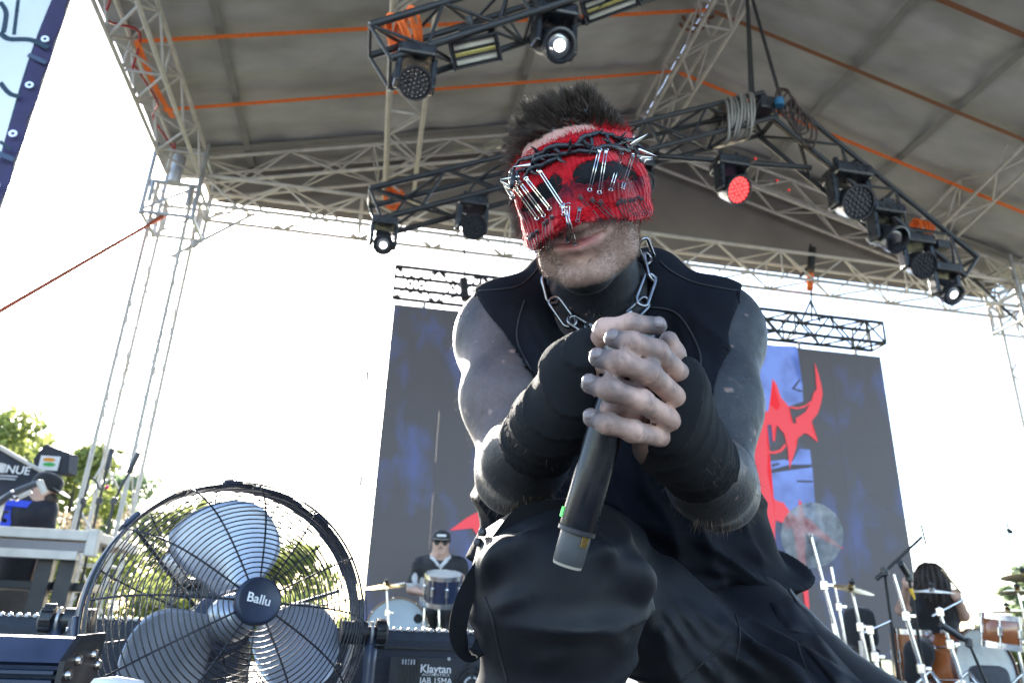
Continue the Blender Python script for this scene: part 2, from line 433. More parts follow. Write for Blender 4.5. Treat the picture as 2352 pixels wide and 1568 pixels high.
# ---- roof
ROOF = mat('grey tarpaulin', (.42, .405, .39), .75, 0, .2, 1.6, .8, 5, col2=(.30, .29, .275), c2scale=.9, c2thr=(.45, .75), stretch=(1, 2.5, 1))
GABLE = mat('brown grey tarpaulin', (.2, .18, .165), .75, 0, .2, 1.5, .2, 6)
SEAM_SHADE = mat('tarpaulin seam and shade band', (.25, .24, .225), .8)
STRAP_BROWN_SHADED = mat('brown strap', (.24, .1, .05), .8)  # brown webbing; also stands in for orange webbing in shade
RX0, RX1, RIDGE_X, RIDGE_Z, EAVE_Z = -2.85, 9.1, 3.15, 7.12, 5.48
SLL = (RIDGE_Z-EAVE_Z)/(RIDGE_X-RX0); SLR = (RIDGE_Z-EAVE_Z)/(RX1-RIDGE_X)
def roof_z(x): return RIDGE_Z-(RIDGE_X-x)*SLL if x < RIDGE_X else RIDGE_Z-(x-RIDGE_X)*SLR
roof = thing('stage_roof', (RIDGE_X, 8.2, EAVE_Z), 'grey tarpaulin gable roof stretched over the whole stage', 'stage roof')
def slope(x0, x1, y0, y1, nx=110, ny=150):
    gx, gy = np.meshgrid(np.linspace(x0, x1, nx+1), np.linspace(y0, y1, ny+1), indexing='ij'); gp = np.stack([gx.ravel(), gy.ravel(), gx.ravel()*0], 1)
    wr = (.07*(fbm(gp*np.array([.8, 2.6, 1]), 1., 3)-.5)+.035*(fbm(gp*np.array([2.2, 7., 1])+9, 1., 3)-.5)).reshape(nx+1, ny+1)
    v = []; f = []
    for i in range(nx+1):
        for j in range(ny+1):
            x = x0+(x1-x0)*i/nx; y = y0+(y1-y0)*j/ny
            sag = .05*math.sin(math.pi*i/nx)*abs(math.sin(math.pi*(y-.95)/1.05))
            rip = .016*math.sin(y*9+math.sin(x*2.1)*1.7)*math.sin(x*1.3+y*.7)+.01*math.sin(x*11+y*2.3+2*math.sin(y*1.9))*math.sin(y*1.7)+.02*math.exp(-((y-7.75)/.25)**2)*math.sin(x*7)
            v.append((x, y, roof_z(x)-sag*.6+rip+float(wr[i, j])))
    for i in range(nx):
        for j in range(ny):
            a = i*(ny+1)+j; f.append((a, a+1, a+ny+2, a+ny+1))
    return v, f
world_part('canopy', *slope(RX0, RIDGE_X-.002, -.6, 8.5), ROOF, roof, True)
world_part('canopy', *slope(RIDGE_X+.002, RX1, -.6, 8.5), ROOF, roof, True)
world_part('gable_sheet', [(RX0+.6, 8.42, 5.2), (RX1-.6, 8.42, 5.2), (RX1-.3, 8.42, 5.52), (RIDGE_X, 8.42, RIDGE_Z-.02), (RX0+.3, 8.42, 5.52)], [(0, 1, 2, 3, 4)], GABLE, roof)
def roof_strip(name, p, q, w, m, drop=.03, n=12, parent=roof, t=.004):
    """flat strip lying just under the tarpaulin between two (x, y) points"""
    (xa, ya), (xb, yb) = p, q; d = Vector((xb-xa, yb-ya, 0)).normalized(); s = Vector((-d.y, d.x, 0))*w/2
    v = []; f = []
    for i in range(n+1):
        u = i/n; x = xa+(xb-xa)*u; y = ya+(yb-ya)*u
        for sg in (-1, 1):
            xx, yy = x+s.x*sg, y+s.y*sg
            zz = roof_z(xx)-drop
            v.append((xx, yy, zz)); v.append((xx, yy, zz-t))
    for i in range(n):
        a = i*4; b = a+4
        f += [(a, b, b+2, a+2), (a+1, a+3, b+3, b+1), (a, a+1, b+1, b), (a+2, b+2, b+3, a+3)]
    return world_part(name, v, f, m, parent)
for x in (-1.9, 1.25): roof_strip('seam', (x, -.5), (x, 8.4), .07, SEAM_SHADE, .075)
for x in (4.9, 6.15): roof_strip('seam', (x, -.5), (x, 8.4), .08, SEAM_SHADE, .075)
for y in (7.85, 2.6, 3.7): roof_strip('seam', (RX0+.05, y), (RIDGE_X-.05, y), .1, SEAM_SHADE, .07); roof_strip('seam', (RIDGE_X+.05, y), (RX1-.05, y), .1, SEAM_SHADE, .07)  # rearmost strips put the dark band of shading near the gable into colour
for (y, w, m, lab) in ((6.95, .05, ORANGE, 'orange ratchet strap across the roof, rearmost of the cross straps'), (5.95, .05, ORANGE, 'orange ratchet strap across the roof above the front black truss'), (4.83, .06, STRAP_BROWN_SHADED, 'brown strap across the roof at the top right of the picture')):
    st = thing('roof_strap', (RIDGE_X, y, RIDGE_Z-.1), lab, 'strap', 'straps stretched across the roof')
    roof_strip('webbing', (RX0+.25, y+.05), (RIDGE_X-.05, y-.06), w, m, .13, parent=st)
    m2 = m if y > 6.5 else STRAP_BROWN_SHADED  # right half of the orange strap is painted brown for its shade
    roof_strip('webbing', (RIDGE_X+.05, y-.06), (RX1-.3, y), w, m2, .13, parent=st)

# ---- trusses
def truss(name, a, b, size, bay, label, group, m=ALU, up=(0, 0, 1), rc=.023, rb=.013, tri=False, cat='truss', hgt=None, ends=True):
    a, b = Vector(a), Vector(b); d = (b-a); L = d.length; d.normalize(); up = Vector(up)
    s = d.cross(up).normalized(); u = s.cross(d).normalized(); h = hgt or size
    root = thing(name, a, label, cat, group)
    if tri: cs = [s*(-size/2)-u*h/2, s*(size/2)-u*h/2, u*h/2]
    else: cs = [s*(-size/2)-u*h/2, s*(size/2)-u*h/2, s*(size/2)+u*h/2, s*(-size/2)+u*h/2]
    for c in cs: rod('chord', a+c, b+c, rc, m, root, 8)
    k = len(cs); n = max(1, round(L/bay))
    for i in range(n):
        p = a+d*(L*i/n); q = a+d*(L*(i+1)/n)
        for j in range(k):
            c0, c1 = cs[j], cs[(j+1) % k]
            if (i+j) % 2: c0, c1 = c1, c0
            rod('brace', p+c0, q+c1, rb, m, root, 6)
            if i % 4 == 0 and ends: rod('cross_bar', p+c0, p+c1, rb, m, root, 6)
    for j in range(k): rod('cross_bar', b+cs[j], b+cs[(j+1) % k], rb*1.3, m, root, 6)
    return root
GR = 'pale aluminium roof trusses'
YG = 8.0
tl = PY(412, 470, YG)                                        # left rear tower
truss('tower_truss', (-2.57, YG, -1.2), (-2.57, YG, 5.0), .38, .5, 'tall pale truss tower at the rear left corner behind the fan', 'truss towers', up=(0, 1, 0), rb=.009)
truss('tower_truss', (8.62, YG, -1.2), (8.62, YG, 5.0), .38, .5, 'truss tower at the right edge of the picture', 'truss towers', up=(0, 1, 0), rb=.009)
truss('roof_truss', (-2.3, YG, 5.0), (8.5, YG, 5.0), .38, .45, 'long level truss spanning the rear of the stage above the screen', GR)
truss('roof_truss', (-2.35, YG+.1, 5.32), (3.0, YG+.1, 6.76), .34, .5, 'sloping gable truss at the rear rising from the left tower to the peak', GR)
truss('roof_truss', (8.55, YG+.1, 5.32), (3.3, YG+.1, 6.76), .34, .5, 'sloping gable truss at the rear rising from the right tower to the peak', GR)
truss('roof_truss', (-2.5, 7.75, 5.3), (-2.5, -.3, 5.3), .36, .42, 'eave truss along the left edge of the roof with red cable inside', GR)
truss('roof_truss', (8.7, 7.75, 5.3), (8.7, -.3, 5.3), .36, .5, 'eave truss along the right edge of the roof', GR)
truss('roof_truss', (3.15, 7.8, 6.8), (3.15, -.3, 6.8), .36, .5, 'ridge truss running from the rear peak towards the top of the picture', GR)
pl0 = PY(918, 430, 7.75); pl1 = PX(955, 0, pl0.x); pl1 = pl0+(pl1-pl0)*2.6
truss('roof_truss', pl0, pl1, .34, .45, 'upright looking purlin truss under the left roof slope beside the front lights', GR)
pr0 = PY(2135, 545, 7.75); pr1 = PX(2352, 330, pr0.x+.05); pr1 = pr0+(pr1-pr0)*2.4
truss('roof_truss', pr0, pr1, .34, .45, 'purlin truss under the right roof slope at the right edge', GR)
# gable posts
# corner sleeve blocks on the towers
for x, lab in ((-2.57, 'truss corner block with rollers on top of the left tower'), (8.62, 'truss corner block with rollers on top of the right tower')):
    cb = thing('corner_block', (x, YG, 4.75), lab, 'corner block', 'tower corner blocks')
    for sx in (-1, 1):
        for sy in (-1, 1):
            rod('post', (x+sx*.27, YG+sy*.27, 4.55), (x+sx*.27, YG+sy*.27, 5.55), .026, ALU_D, cb)
            rod('roller', (x+sx*.2, YG+sy*.31, 4.7), (x+sx*.2, YG+sy*.31, 4.95), .026, ALU_D, cb)
    for z in (4.58, 4.98, 5.42):
        for sx in (-1, 1): rod('cross_bar', (x+sx*.27, YG-.27, z), (x+sx*.27, YG+.27, z), .022, ALU_D, cb); rod('cross_bar', (x-.27, YG+sx*.27, z), (x+.27, YG+sx*.27, z), .022, ALU_D, cb)
    for sx in (-1, 1): rod('diagonal', (x-.27, YG+sx*.28, 4.6), (x+.27, YG+sx*.28, 4.98), .016, ALU_D, cb)
    rod('hoist_body', (x+.02, YG-.33, 4.95), (x+.02, YG-.33, 5.3), .07, ALU_D, cb, 12)
kb = thing('knee_brace', (-2.3, YG, 4.2), 'slim silver brace between the left tower and the level truss', 'brace')
rod('tube', PY(392, 590, YG), PY(585, 490, YG), .02, ALU_D, kb); rod('tube', PY(490, 488, YG), PY(585, 494, YG), .012, ALU_D, kb)
rod('clamp', PY(440, 566, YG-.05), PY(452, 556, YG-.05), .045, ALU_D, kb)
kb2 = thing('knee_brace', (8.5, YG, 4.2), 'thin dark brace running down to the right from the right corner', 'brace')
rod('tube', PY(2235, 640, YG), PY(2360, 760, YG), .02, BLACKM, kb2)
# strap inside the left eave truss and red cable
REDC = mat('red cable', (.35, .03, .03), .6)
es = thing('roof_strap', (-2.5, 6.4, 5.3), 'orange strap lying lengthwise inside the left eave truss', 'strap', 'straps stretched across the roof')
v = [Vector((-2.56, 5.9, 5.33)), Vector((-2.5, 6.15, 5.22)), Vector((-2.5, 6.5, 5.25)), Vector((-2.47, 6.95, 5.3))]
bg = Bag(); pp = spline(v, 6)
for i in range(len(pp)-1): bg.box(basis((pp[i]+pp[i+1])/2, (1, 0, 0), (pp[i+1]-pp[i]), Vector((1, 0, 0)).cross(pp[i+1]-pp[i])), (.06, (pp[i+1]-pp[i]).length*1.05, .004))
bg.build('webbing', ORANGE, es)
rc = thing('red_cable', (-2.6, 7.5, 5.3), 'red cable looping along the left eave truss', 'cable')
tube('cable', spline([(-2.62+.1*math.sin(i*2.1), 7.6-i*.25, 5.3+.12*math.cos(i*2.6)) for i in range(13)], 5), .012, REDC, rc, 6)

# ---- black lighting trusses
GB = 'black lighting trusses'
YV = 5.1
vp = PY(1752, 262, YV); vl = PY(862, 488, YV); vr = PY(2205, 628, YV)
truss('lighting_truss', vl, vp, .27, .3, 'black lighting truss rising behind the singer\'s head to the peak', GB, BLACKM, rc=.024, rb=.012)
truss('lighting_truss', vp+Vector((.1, 0, -.04)), vr, .27, .3, 'black lighting truss falling to the right from the peak', GB, BLACKM, rc=.024, rb=.012)
YF = 3.5
fl = PY(872, 132, YF); fr = PY(1350, -22, YF); fr = fl+(fr-fl)*1.75
truss('lighting_truss', fl, fr, .25, .24, 'black lighting truss at the top carrying strobes in front of the orange strap', GB, BLACKM, rc=.022, rb=.011)
bar = thing('cross_pipe', PY(1500, 357, YV), 'level black pipe under the peak holding the red lit lamp', 'pipe')
rod('pipe', PY(1480, 356, YV), PY(1862, 386, YV), .026, BLACKM, bar)
# hoist gear at the peak
hb = thing('chain_hoist', vp, 'chain hoist wrapped in bundled chain and cable at the black truss peak', 'hoist')
ROPE = mat('dark rope', (.03, .03, .03), .8)
CHAINM = mat('grey chain', (.28, .26, .24), .5, .4)
top = PX(1715, -140, 3.15)
for a, b in (((1712, 0), (1731, 232)), ((1722, 0), (1724, 232)), ((1719, 0), (1800, 250))):
    s0 = PY(*b, YV); s1 = Vector((RIDGE_X, YV, 6.62)); rod('sling', s0, s1, .016, ROPE, hb)
d = (vl-vp).normalized()
for i in range(9):                                            # bundled chain, a fringe of hanging loops
    c = vp+d*(.22+.035*i); w = .17
    loop = [c+Vector((0, -w-.02*math.sin(i*2), .15)), c+Vector((0, -w-.03, -.05)), c+Vector((.02*math.sin(i), -w*.7, -.2-.05*math.sin(i*1.7))), c+Vector((0, 0, -.22)), c+Vector((0, w, -.1)), c+Vector((0, w, .15)), c+Vector((0, 0, .18))]
    tube('chain_strand', spline(loop, 4, True), .013, CHAINM, hb, 5, True)
for i in range(8):
    c = vp+Vector((.12+.03*i, -.16, .05-.045*i)); r = .15
    tube('cable_loop', spline([c+Vector((r*math.cos(t)*.5, -.02*math.sin(3*t+i), r*math.sin(t)*(1+.2*math.sin(i)))) for t in np.linspace(0, 2*math.pi, 9)[:-1]], 4, True), .011, mat('brown cable', (.05, .03, .025), .6), hb, 5, True)
box('hoist_body', basis(vp+Vector((-.02, -.05, .02)), (1, 0, 0), (0, 1, 0), (0, 0, 1)), (.16, .2, .14), BLACKP, hb, .02)
lathe('hook_block', T(vp+Vector((.05, -.2, -.02))), [(0, -.05), (.04, -.04), (.045, .03), (0, .05)], mat('blue paint', (.03, .16, .3), .4), hb, 12)
# orange slings tying the front truss
sl = thing('truss_sling', fl+Vector((.15, 0, .1)), 'orange sling wrapped round the left end of the front black truss', 'sling', 'orange slings tying trusses together')
def wrap_loops(root, c, r, n, spread, ax, m=ORANGE, tw=.02):
    ax = Vector(ax).normalized(); s = ax.orthogonal().normalized(); u = ax.cross(s)
    for i in range(n):
        cc = Vector(c)+ax*(spread*(i/(max(n-1, 1))-.5)); k = .6*random.random()
        tube('webbing', spline([cc+(s*math.cos(t)+u*math.sin(t))*r*(1+.15*math.sin(2*t+i))+ax*k*r*.6*math.sin(t) for t in np.linspace(0, 2*math.pi, 9)[:-1]], 4, True), tw, m, root, 5, True)
wrap_loops(sl, PY(930, 84, YF+.1), .135, 5, .11, (fr-fl), ORANGE, .012)
sl2 = thing('truss_sling', pl0, 'small orange sling at the foot of the left purlin truss', 'sling', 'orange slings tying trusses together')
wrap_loops(sl2, PY(905, 455, 7.6), .1, 3, .1, (0, 1, 0))
sl3 = thing('truss_sling', pr0, 'orange sling where the right purlin truss meets the black truss', 'sling', 'orange slings tying trusses together')
wrap_loops(sl3, PY(2115, 528, 7.3), .12, 4, .15, (1, 0, 0))
sl4 = thing('truss_sling', PX(1600, 20, 3.15), 'brown and orange sling round the ridge truss at the top of the picture', 'sling', 'orange slings tying trusses together')
wrap_loops(sl4, PX(1600, 25, 3.1), .2, 3, .2, (0, 1, 0), STRAP_BROWN_SHADED, .018)
# screen header truss and its two hoists
truss('header_truss', (-.02, 7.9, 4.15), (6.2, 7.9, 4.15), .28, .25, 'flat black ladder truss hanging above the video screen', None, BLACKM, rc=.024, rb=.013)
for (x, y0, y1, lab) in ((1066, 560, 650, 'thin hoist line holding the left part of the screen truss'), (1862, 560, 735, 'chain hoist with orange hook above the right part of the screen')):
    h = thing('screen_hoist', PY(x, y0, 7.9), lab, 'hoist', 'hoists holding the screen truss')
    rod('line', PY(x, y0, 7.9), PY(x+2, y1, 7.9), .012, ROPE, h)
    if x > 1500:
        rod('chain_bag', PY(1866, 570, 7.85), PY(1862, 622, 7.85), .05, BLACKP, h, 10); rod('hook', PY(1861, 630, 7.85), PY(1860, 665, 7.85), .045, ORANGE, h, 8)
        for dx in (-22, 22): rod('bridle', PY(1862, 690, 7.9), PY(1862+dx, 740, 7.9), .014, BLACKM, h)
        rod('tube', PY(1835, 640, 7.9), PY(1866, 600, 7.9), .018, BLACKM, h)
    else: rod('clamp', PY(1064, 640, 7.85), PY(1069, 690, 7.85), .05, BLACKM, h)
for (x0, y0, x1, y1, lab) in ((857, 640, 818, 1290, 'thin dark cable hanging left of the screen'), ):
    c = thing('hanging_cable', PY(x0, y0, 7.7), lab, 'cable')
    tube('cable', spline([PY(x0+(x1-x0)*t+2*math.sin(9*t), y0+(y1-y0)*t, 7.7) for t in np.linspace(0, 1, 8)], 3), .008, ROPE, c, 5)
    for t in (.33, .7): rod('connector', PY(x0+(x1-x0)*t, y0+(y1-y0)*t, 7.7), PY(x0+(x1-x0)*(t+.03), y0+(y1-y0)*(t+.03), 7.7), .015, ROPE, c)
gr = thing('guy_rope', PY(378, 497, 7.8), 'orange and red guy rope running down to the left from the tower', 'rope')
g0 = PY(380, 494, 7.8); g1 = PY(0, 714, 6.9); g2 = g0+(g1-g0)*2.2
tube('rope', [g0, g1, g2], .02, mat('red orange rope', (.42, .09, .04), .8, 0, .3, 5), gr, 6)
tube('tensioner', [PY(372, 499, 7.78), PY(348, 513, 7.75)], .024, BLACKM, gr, 6)
# ================================================================ VIDEO SCREEN
SX0, SX1, SZ0, SZ1, SY = -.0, 6.28, .28, 3.92, 8.0
scr = thing('video_screen', (SX0, SY, SZ0), 'large dark video screen showing blue forest light and a red thorny logo', 'video screen')
def screen_mat():
    m = bpy.data.materials.new('screen picture'); m.use_nodes = True; n = m.node_tree.nodes; L = m.node_tree.links; p = n['Principled BSDF']
    p.inputs['Base Color'].default_value = (.030, .030, .034, 1); p.inputs['Roughness'].default_value = .6
    g = n.new('ShaderNodeNewGeometry'); mp = n.new('ShaderNodeMapping'); mp.inputs['Scale'].default_value = (1.3, 1, .75); L.new(g.outputs['Position'], mp.inputs[0])
    t = n.new('ShaderNodeTexNoise'); t.inputs['Scale'].default_value = 1.25; t.inputs['Detail'].default_value = 7; t.inputs['Roughness'].default_value = .62; L.new(mp.outputs[0], t.inputs['Vector'])
    r = n.new('ShaderNodeValToRGB'); L.new(t.outputs[0], r.inputs[0]); e = r.color_ramp.elements
    e[0].position = .51; e[0].color = (.0095, .0098, .012, 1); e[1].position = .73; e[1].color = (.011, .019, .068, 1)
    L.new(r.outputs[0], p.inputs['Emission Color']); p.inputs['Emission Strength'].default_value = 1.
    return m
SCRM = screen_mat()
cols = [0, .62, 1.13, 1.76, 2.39, 3.02, 3.65, 4.28, 4.91, 5.54, 6.28]; nr = 12
for i in range(len(cols)-1):
    for j in range(nr):
        z0 = SZ0+(SZ1-SZ0)*j/nr; z1 = SZ0+(SZ1-SZ0)*(j+1)/nr; g = .0045 if (i == 0 and j < 8 and j % 3 != 2) or (i == 1 and j in (1, 2, 6)) else .0005
        x0, x1 = cols[i]+.001, cols[i+1]-g
        box('panel', T(((x0+x1)/2, SY+.04, (z0+z1)/2)), (x1-x0, .08, z1-z0-.0006), SCRM, scr, 0)
for j in range(8): rod('hanging_lug', (.35+j*.8, SY+.03, SZ1), (.35+j*.8, SY+.03, SZ1+.1), .022, WHITEP, scr)
def z8(x, y): return ((x*440/1150+1860)*.91875, (y*440/1150+850)*.91875)
def flat(name, polys, y, m, parent, th=.006):
    for k_, q_ in enumerate(polys): flat1(name, [q_], y-.0004*k_, m, parent, th)
def flat1(name, polys, y, m, parent, th):
    b = Bag()
    for poly in polys:
        pts = [PY(*p, y) for p in poly]; k = len(pts)
        fr = [Vector((p.x, y-th, p.z)) for p in pts]; bm = bmesh.new(); vs = [bm.verts.new(p) for p in fr]; fc = bm.faces.new(vs)
        bmesh.ops.triangulate(bm, faces=[fc], ngon_method='EAR_CLIP'); bm.verts.index_update(); b.add([v.co.copy() for v in bm.verts], [[v.index for v in f.verts] for f in bm.faces])
        bk = [Vector((p.x, y, p.z)) for p in pts]; b.add(fr+bk, [(i, (i+1) % k, k+(i+1) % k, k+i) for i in range(k)]); bm.free()
    return b.build(name, m, parent)
def glow(name, col, s, noise=None):
    m = bpy.data.materials.new(name); m.use_nodes = True; n = m.node_tree.nodes; L = m.node_tree.links; p = n['Principled BSDF']
    p.inputs['Base Color'].default_value = (.04, .04, .05, 1); p.inputs['Roughness'].default_value = .7; p.inputs['Emission Strength'].default_value = s
    if noise:
        g = n.new('ShaderNodeNewGeometry'); t = n.new('ShaderNodeTexNoise'); t.inputs['Scale'].default_value = 2.6; t.inputs['Detail'].default_value = 6; L.new(g.outputs['Position'], t.inputs['Vector'])
        r = n.new('ShaderNodeValToRGB'); L.new(t.outputs[0], r.inputs[0]); e = r.color_ramp.elements; e[0].position = .36; e[0].color = (*noise, 1); e[1].position = .56; e[1].color = (*col, 1); L.new(r.outputs[0], p.inputs['Emission Color'])
    else: p.inputs['Emission Color'].default_value = (*col, 1)
    return m
BLUEL = glow('blue screen light', (.036, .062, .17), .9, (.022, .036, .1)); BLUED = glow('dim blue screen light', (.012, .018, .055), .7, (.006, .008, .016)); REDL = glow('red screen light', (.17, .010, .014), .9); DARKL = glow('dark screen branch', (.012, .014, .022), .5)
flat('light_patch', [[z8(*p) for p in q] for q in (
    [(-260, 20), (345, 40), (305, 110), (330, 170), (345, 240), (380, 290), (385, 400), (300, 430), (210, 470), (-260, 470)],
    [(360, 710), (430, 715), (440, 810), (160, 850), (165, 790), (260, 780), (320, 790)], [(160, 870), (445, 830), (470, 1180), (240, 1170), (165, 1000)])], SY-.002, BLUEL, scr)
flat('light_patch', [[z8(*p) for p in q] for q in ([(-60, 1050), (110, 1100), (250, 1300), (240, 1568), (-60, 1568)], [(240, 1180), (330, 1300), (330, 1568), (250, 1568)])], SY-.002, BLUED, scr)
flat('dark_branch', [[z8(*p) for p in q] for q in ([(155, 852), (300, 812), (440, 812), (440, 828), (300, 834), (160, 868)], [(345, 915), (448, 917), (448, 929), (345, 927)], [(180, 812), (230, 800), (232, 812), (184, 826)], [(310, 318), (360, 255), (366, 262), (330, 316), (380, 330), (376, 340)])], SY-.0085, DARKL, scr)
LOGO = [[(88, 560), (95, 470), (110, 440), (130, 455), (158, 472), (165, 420), (215, 460), (235, 430), (205, 330), (185, 252), (212, 290), (240, 375), (290, 430), (300, 520), (318, 543), (340, 545), (338, 510), (400, 470), (440, 400), (455, 345), (475, 320), (462, 150), (485, 220), (505, 300), (512, 350), (502, 410), (480, 480), (440, 530), (443, 575), (482, 665), (420, 615), (395, 605), (350, 640), (335, 665), (340, 700), (297, 840), (285, 700), (262, 610), (215, 555), (150, 552)],
        [(86, 548), (150, 546), (145, 640), (155, 720), (150, 860), (168, 930), (185, 1030), (215, 1050), (255, 1060), (300, 1120), (350, 1155), (356, 1090), (360, 1040), (374, 1060), (385, 1150), (440, 1175), (490, 1230), (560, 1290), (648, 1362), (600, 1345), (500, 1290), (420, 1255), (395, 1270), (400, 1400), (412, 1568), (418, 1640), (426, 1760), (415, 1830), (400, 1740), (378, 1568), (345, 1330), (320, 1230), (290, 1215), (275, 1245), (262, 1195), (205, 1175), (200, 1250), (210, 1480), (180, 1470), (175, 1370), (150, 1310), (140, 1200), (95, 1130), (95, 980), (60, 850), (60, 690)],
        [(150, 718), (190, 728), (235, 712), (268, 675), (276, 692), (245, 728), (200, 742), (150, 738)], [(178, 548), (212, 548), (195, 590), (200, 662), (188, 655)],
        [(296, 432), (350, 440), (400, 425), (440, 395), (432, 415), (390, 442), (345, 450), (300, 443)], [(-40, 1050), (30, 1045), (38, 1130), (36, 1215), (22, 1150), (0, 1100)]]
flat('logo', [[z8(*p) for p in q] for q in LOGO], SY-.010, REDL, scr)
flat('logo', [[(1032, 1218), (1070, 1190), (1115, 1165), (1180, 1150), (1180, 1290), (1120, 1290), (1104, 1240), (1085, 1212)]], SY-.010, REDL, scr)
for x in range(9): rod('base_leg', (.4+x*.7, SY+.1, 0), (.4+x*.7, SY+.1, SZ0), .03, BLACKM, scr)
# ================================================================ STAGE LAMPS
LENSW = mat('lit white lens', (.8, .8, .8), .2, emit=(1., .98, .92), estr=1.2)
LENSD = mat('dark lens glass', (.012, .012, .014), .12, 0, .1, 30, spec=.8)
LEDR = mat('lit red led', (.5, .02, .02), .3, emit=(1., .06, .06), estr=.55)
LEDD = mat('unlit led', (.035, .036, .04), .2, .2, .2, 90, spec=.8)
GLOSSB = mat('glossy black housing', (.014, .016, .02), .32, 0, .25, 18, spec=.6)
GMV = 'moving head stage lights'
def moving_head(x, y, Y, px, label, face='led', aim=None, lit=False, up=None, top=None, base_tilt=0.):
    """x, y: where the middle of the lamp is seen; px: its seen width; aim: direction of the lens"""
    c = PY(x, y, Y); D = (c-CAMPOS).dot(_f); W = px*D/FPX; u = Vector((0, 0, 1)); r = Vector((1, 0, 0))
    aim = Vector(aim or (0, -1, -.6)).normalized(); root = thing('moving_head_light', c+u*W*.75, label, 'stage light', GMV)
    H = W*1.15
    box('base', basis(c+u*W*.62, r, (0, 1, 0), u) @ RY(base_tilt), (W*.95, W*.75, W*.34), GLOSSB, root, W*.07)
    for s in (-1, 1): rod('clamp', c+u*W*.75+r*s*W*.25, c+u*W*1.08+r*s*W*.25, W*.07, BLACKM, root, 10)
    hor = Vector((aim.x, aim.y, 0)).normalized() if abs(aim.x)+abs(aim.y) > .01 else Vector((0, -1, 0)); sidev = Vector((-hor.y, hor.x, 0))
    for s in (-1, 1): box('yoke_arm', basis(c+u*W*.14+sidev*s*W*.44, sidev, hor, u), (W*.15, W*.36, W*.95), GLOSSB, root, W*.05)
    M = basis(c-u*W*.12, sidev, sidev.cross(aim)*-1, aim)
    M = basis(c-u*W*.12, sidev, aim.cross(sidev), aim)
    if face == 'led':
        lathe('lamp_head', M, [(0, -W*.4), (W*.2, -W*.38), (W*.34, -W*.2), (W*.38, W*.1), (W*.4, W*.3), (W*.36, W*.32), (W*.35, W*.27), (0, W*.27)], GLOSSB, root, 28)
        b = Bag()
        for k, (n_, rr) in enumerate(((1, 0), (6, .115), (12, .225), (18, .315) if lit or px > 60 else (0, 0))):
            for i in range(n_):
                a = 2*math.pi*(i+.5*k)/max(n_, 1); v, f = lathe_data([(W*.047, 0), (W*.04, W*.02), (0, W*.028)], 8); b.add(v, f, M @ T((math.cos(a)*rr*W, math.sin(a)*rr*W, W*.272)))
        b.build('led_lens', LEDR if lit else LEDD, root, True)
        lathe('bezel', M, [(W*.36, W*.27), (W*.41, W*.27), (W*.42, W*.335), (W*.37, W*.335)], BLACKP, root, 28, closed=True)
    else:
        box('lamp_head', M @ T((0, 0, -W*.06)), (W*.62, W*.6, W*.8), GLOSSB, root, W*.14)
        lathe('front_ring', M, [(W*.3, W*.2), (W*.37, W*.22), (W*.38, W*.42), (W*.33, W*.44), (W*.3, W*.36), (W*.28, W*.3), (0, W*.3)], GLOSSB, root, 28)
        lathe('lens', M, [(W*.28, W*.31), (W*.22, W*.36), (W*.1, W*.39), (0, W*.4)], mat('spot lens glass', (.3, .32, .34), .08, .6, .05, 10) if lit else LENSD, root, 24)
        if lit: lathe('lamp', M, [(W*.13, W*.39), (W*.09, W*.43), (0, W*.45)], LENSW, root, 16)
        b = Bag()
        for i in range(6): b.box(M @ T((0, W*.305, -W*.3+i*W*.07)), (W*.4, W*.012, W*.03))
        b.build('vent', BLACKM, root)
    return root
moving_head(953, 178, 3.42, 92, 'moving head lamp with dark led face hanging at the left end of the front truss', 'led', (.12, -1, -1.1))
moving_head(1272, 92, 3.5, 104, 'black moving head lamp with glowing white lens hanging from the front truss', 'spot', (.25, -1, -1.0), True)
moving_head(880, 548, 5.0, 62, 'moving head lamp with white lens at the left end of the rear black truss', 'spot', (.15, -1, -1.1), True)
moving_head(1083, 510, 5.05, 72, 'black moving head lamp left of the singer\'s head below the rear black truss', 'led', (.25, -1, -.8))
moving_head(1680, 425, 5.05, 82, 'black moving head lamp with its led face lit red under the level pipe', 'led', (.35, -1, -.75), True)
moving_head(1953, 455, 5.0, 96, 'dark moving head lamp with big led face halfway down the right truss leg', 'led', (.0, -1, -.62))
moving_head(2035, 535, 5.0, 84, 'dark moving head lamp below the big led one on the right truss leg', 'spot', (.2, -1, -.8))
moving_head(2108, 598, 5.0, 74, 'dark moving head lamp with led face second from the lower right end of the truss', 'led', (-.1, -1, -.75))
moving_head(2172, 660, 5.0, 68, 'black moving head lamp with white lens at the lower right end of the truss', 'spot', (.05, -1, -1.0), True)
moving_head(1470, 415, 5.05, 64, 'black moving head lamp half hidden behind the right side of the red mask', 'led', (.3, -1, -.5))
PHOS = mat('strobe phosphor', (.62, .6, .5), .4, 0, .1, 50); YEL = mat('strobe yellow strip', (.75, .65, .2), .4)
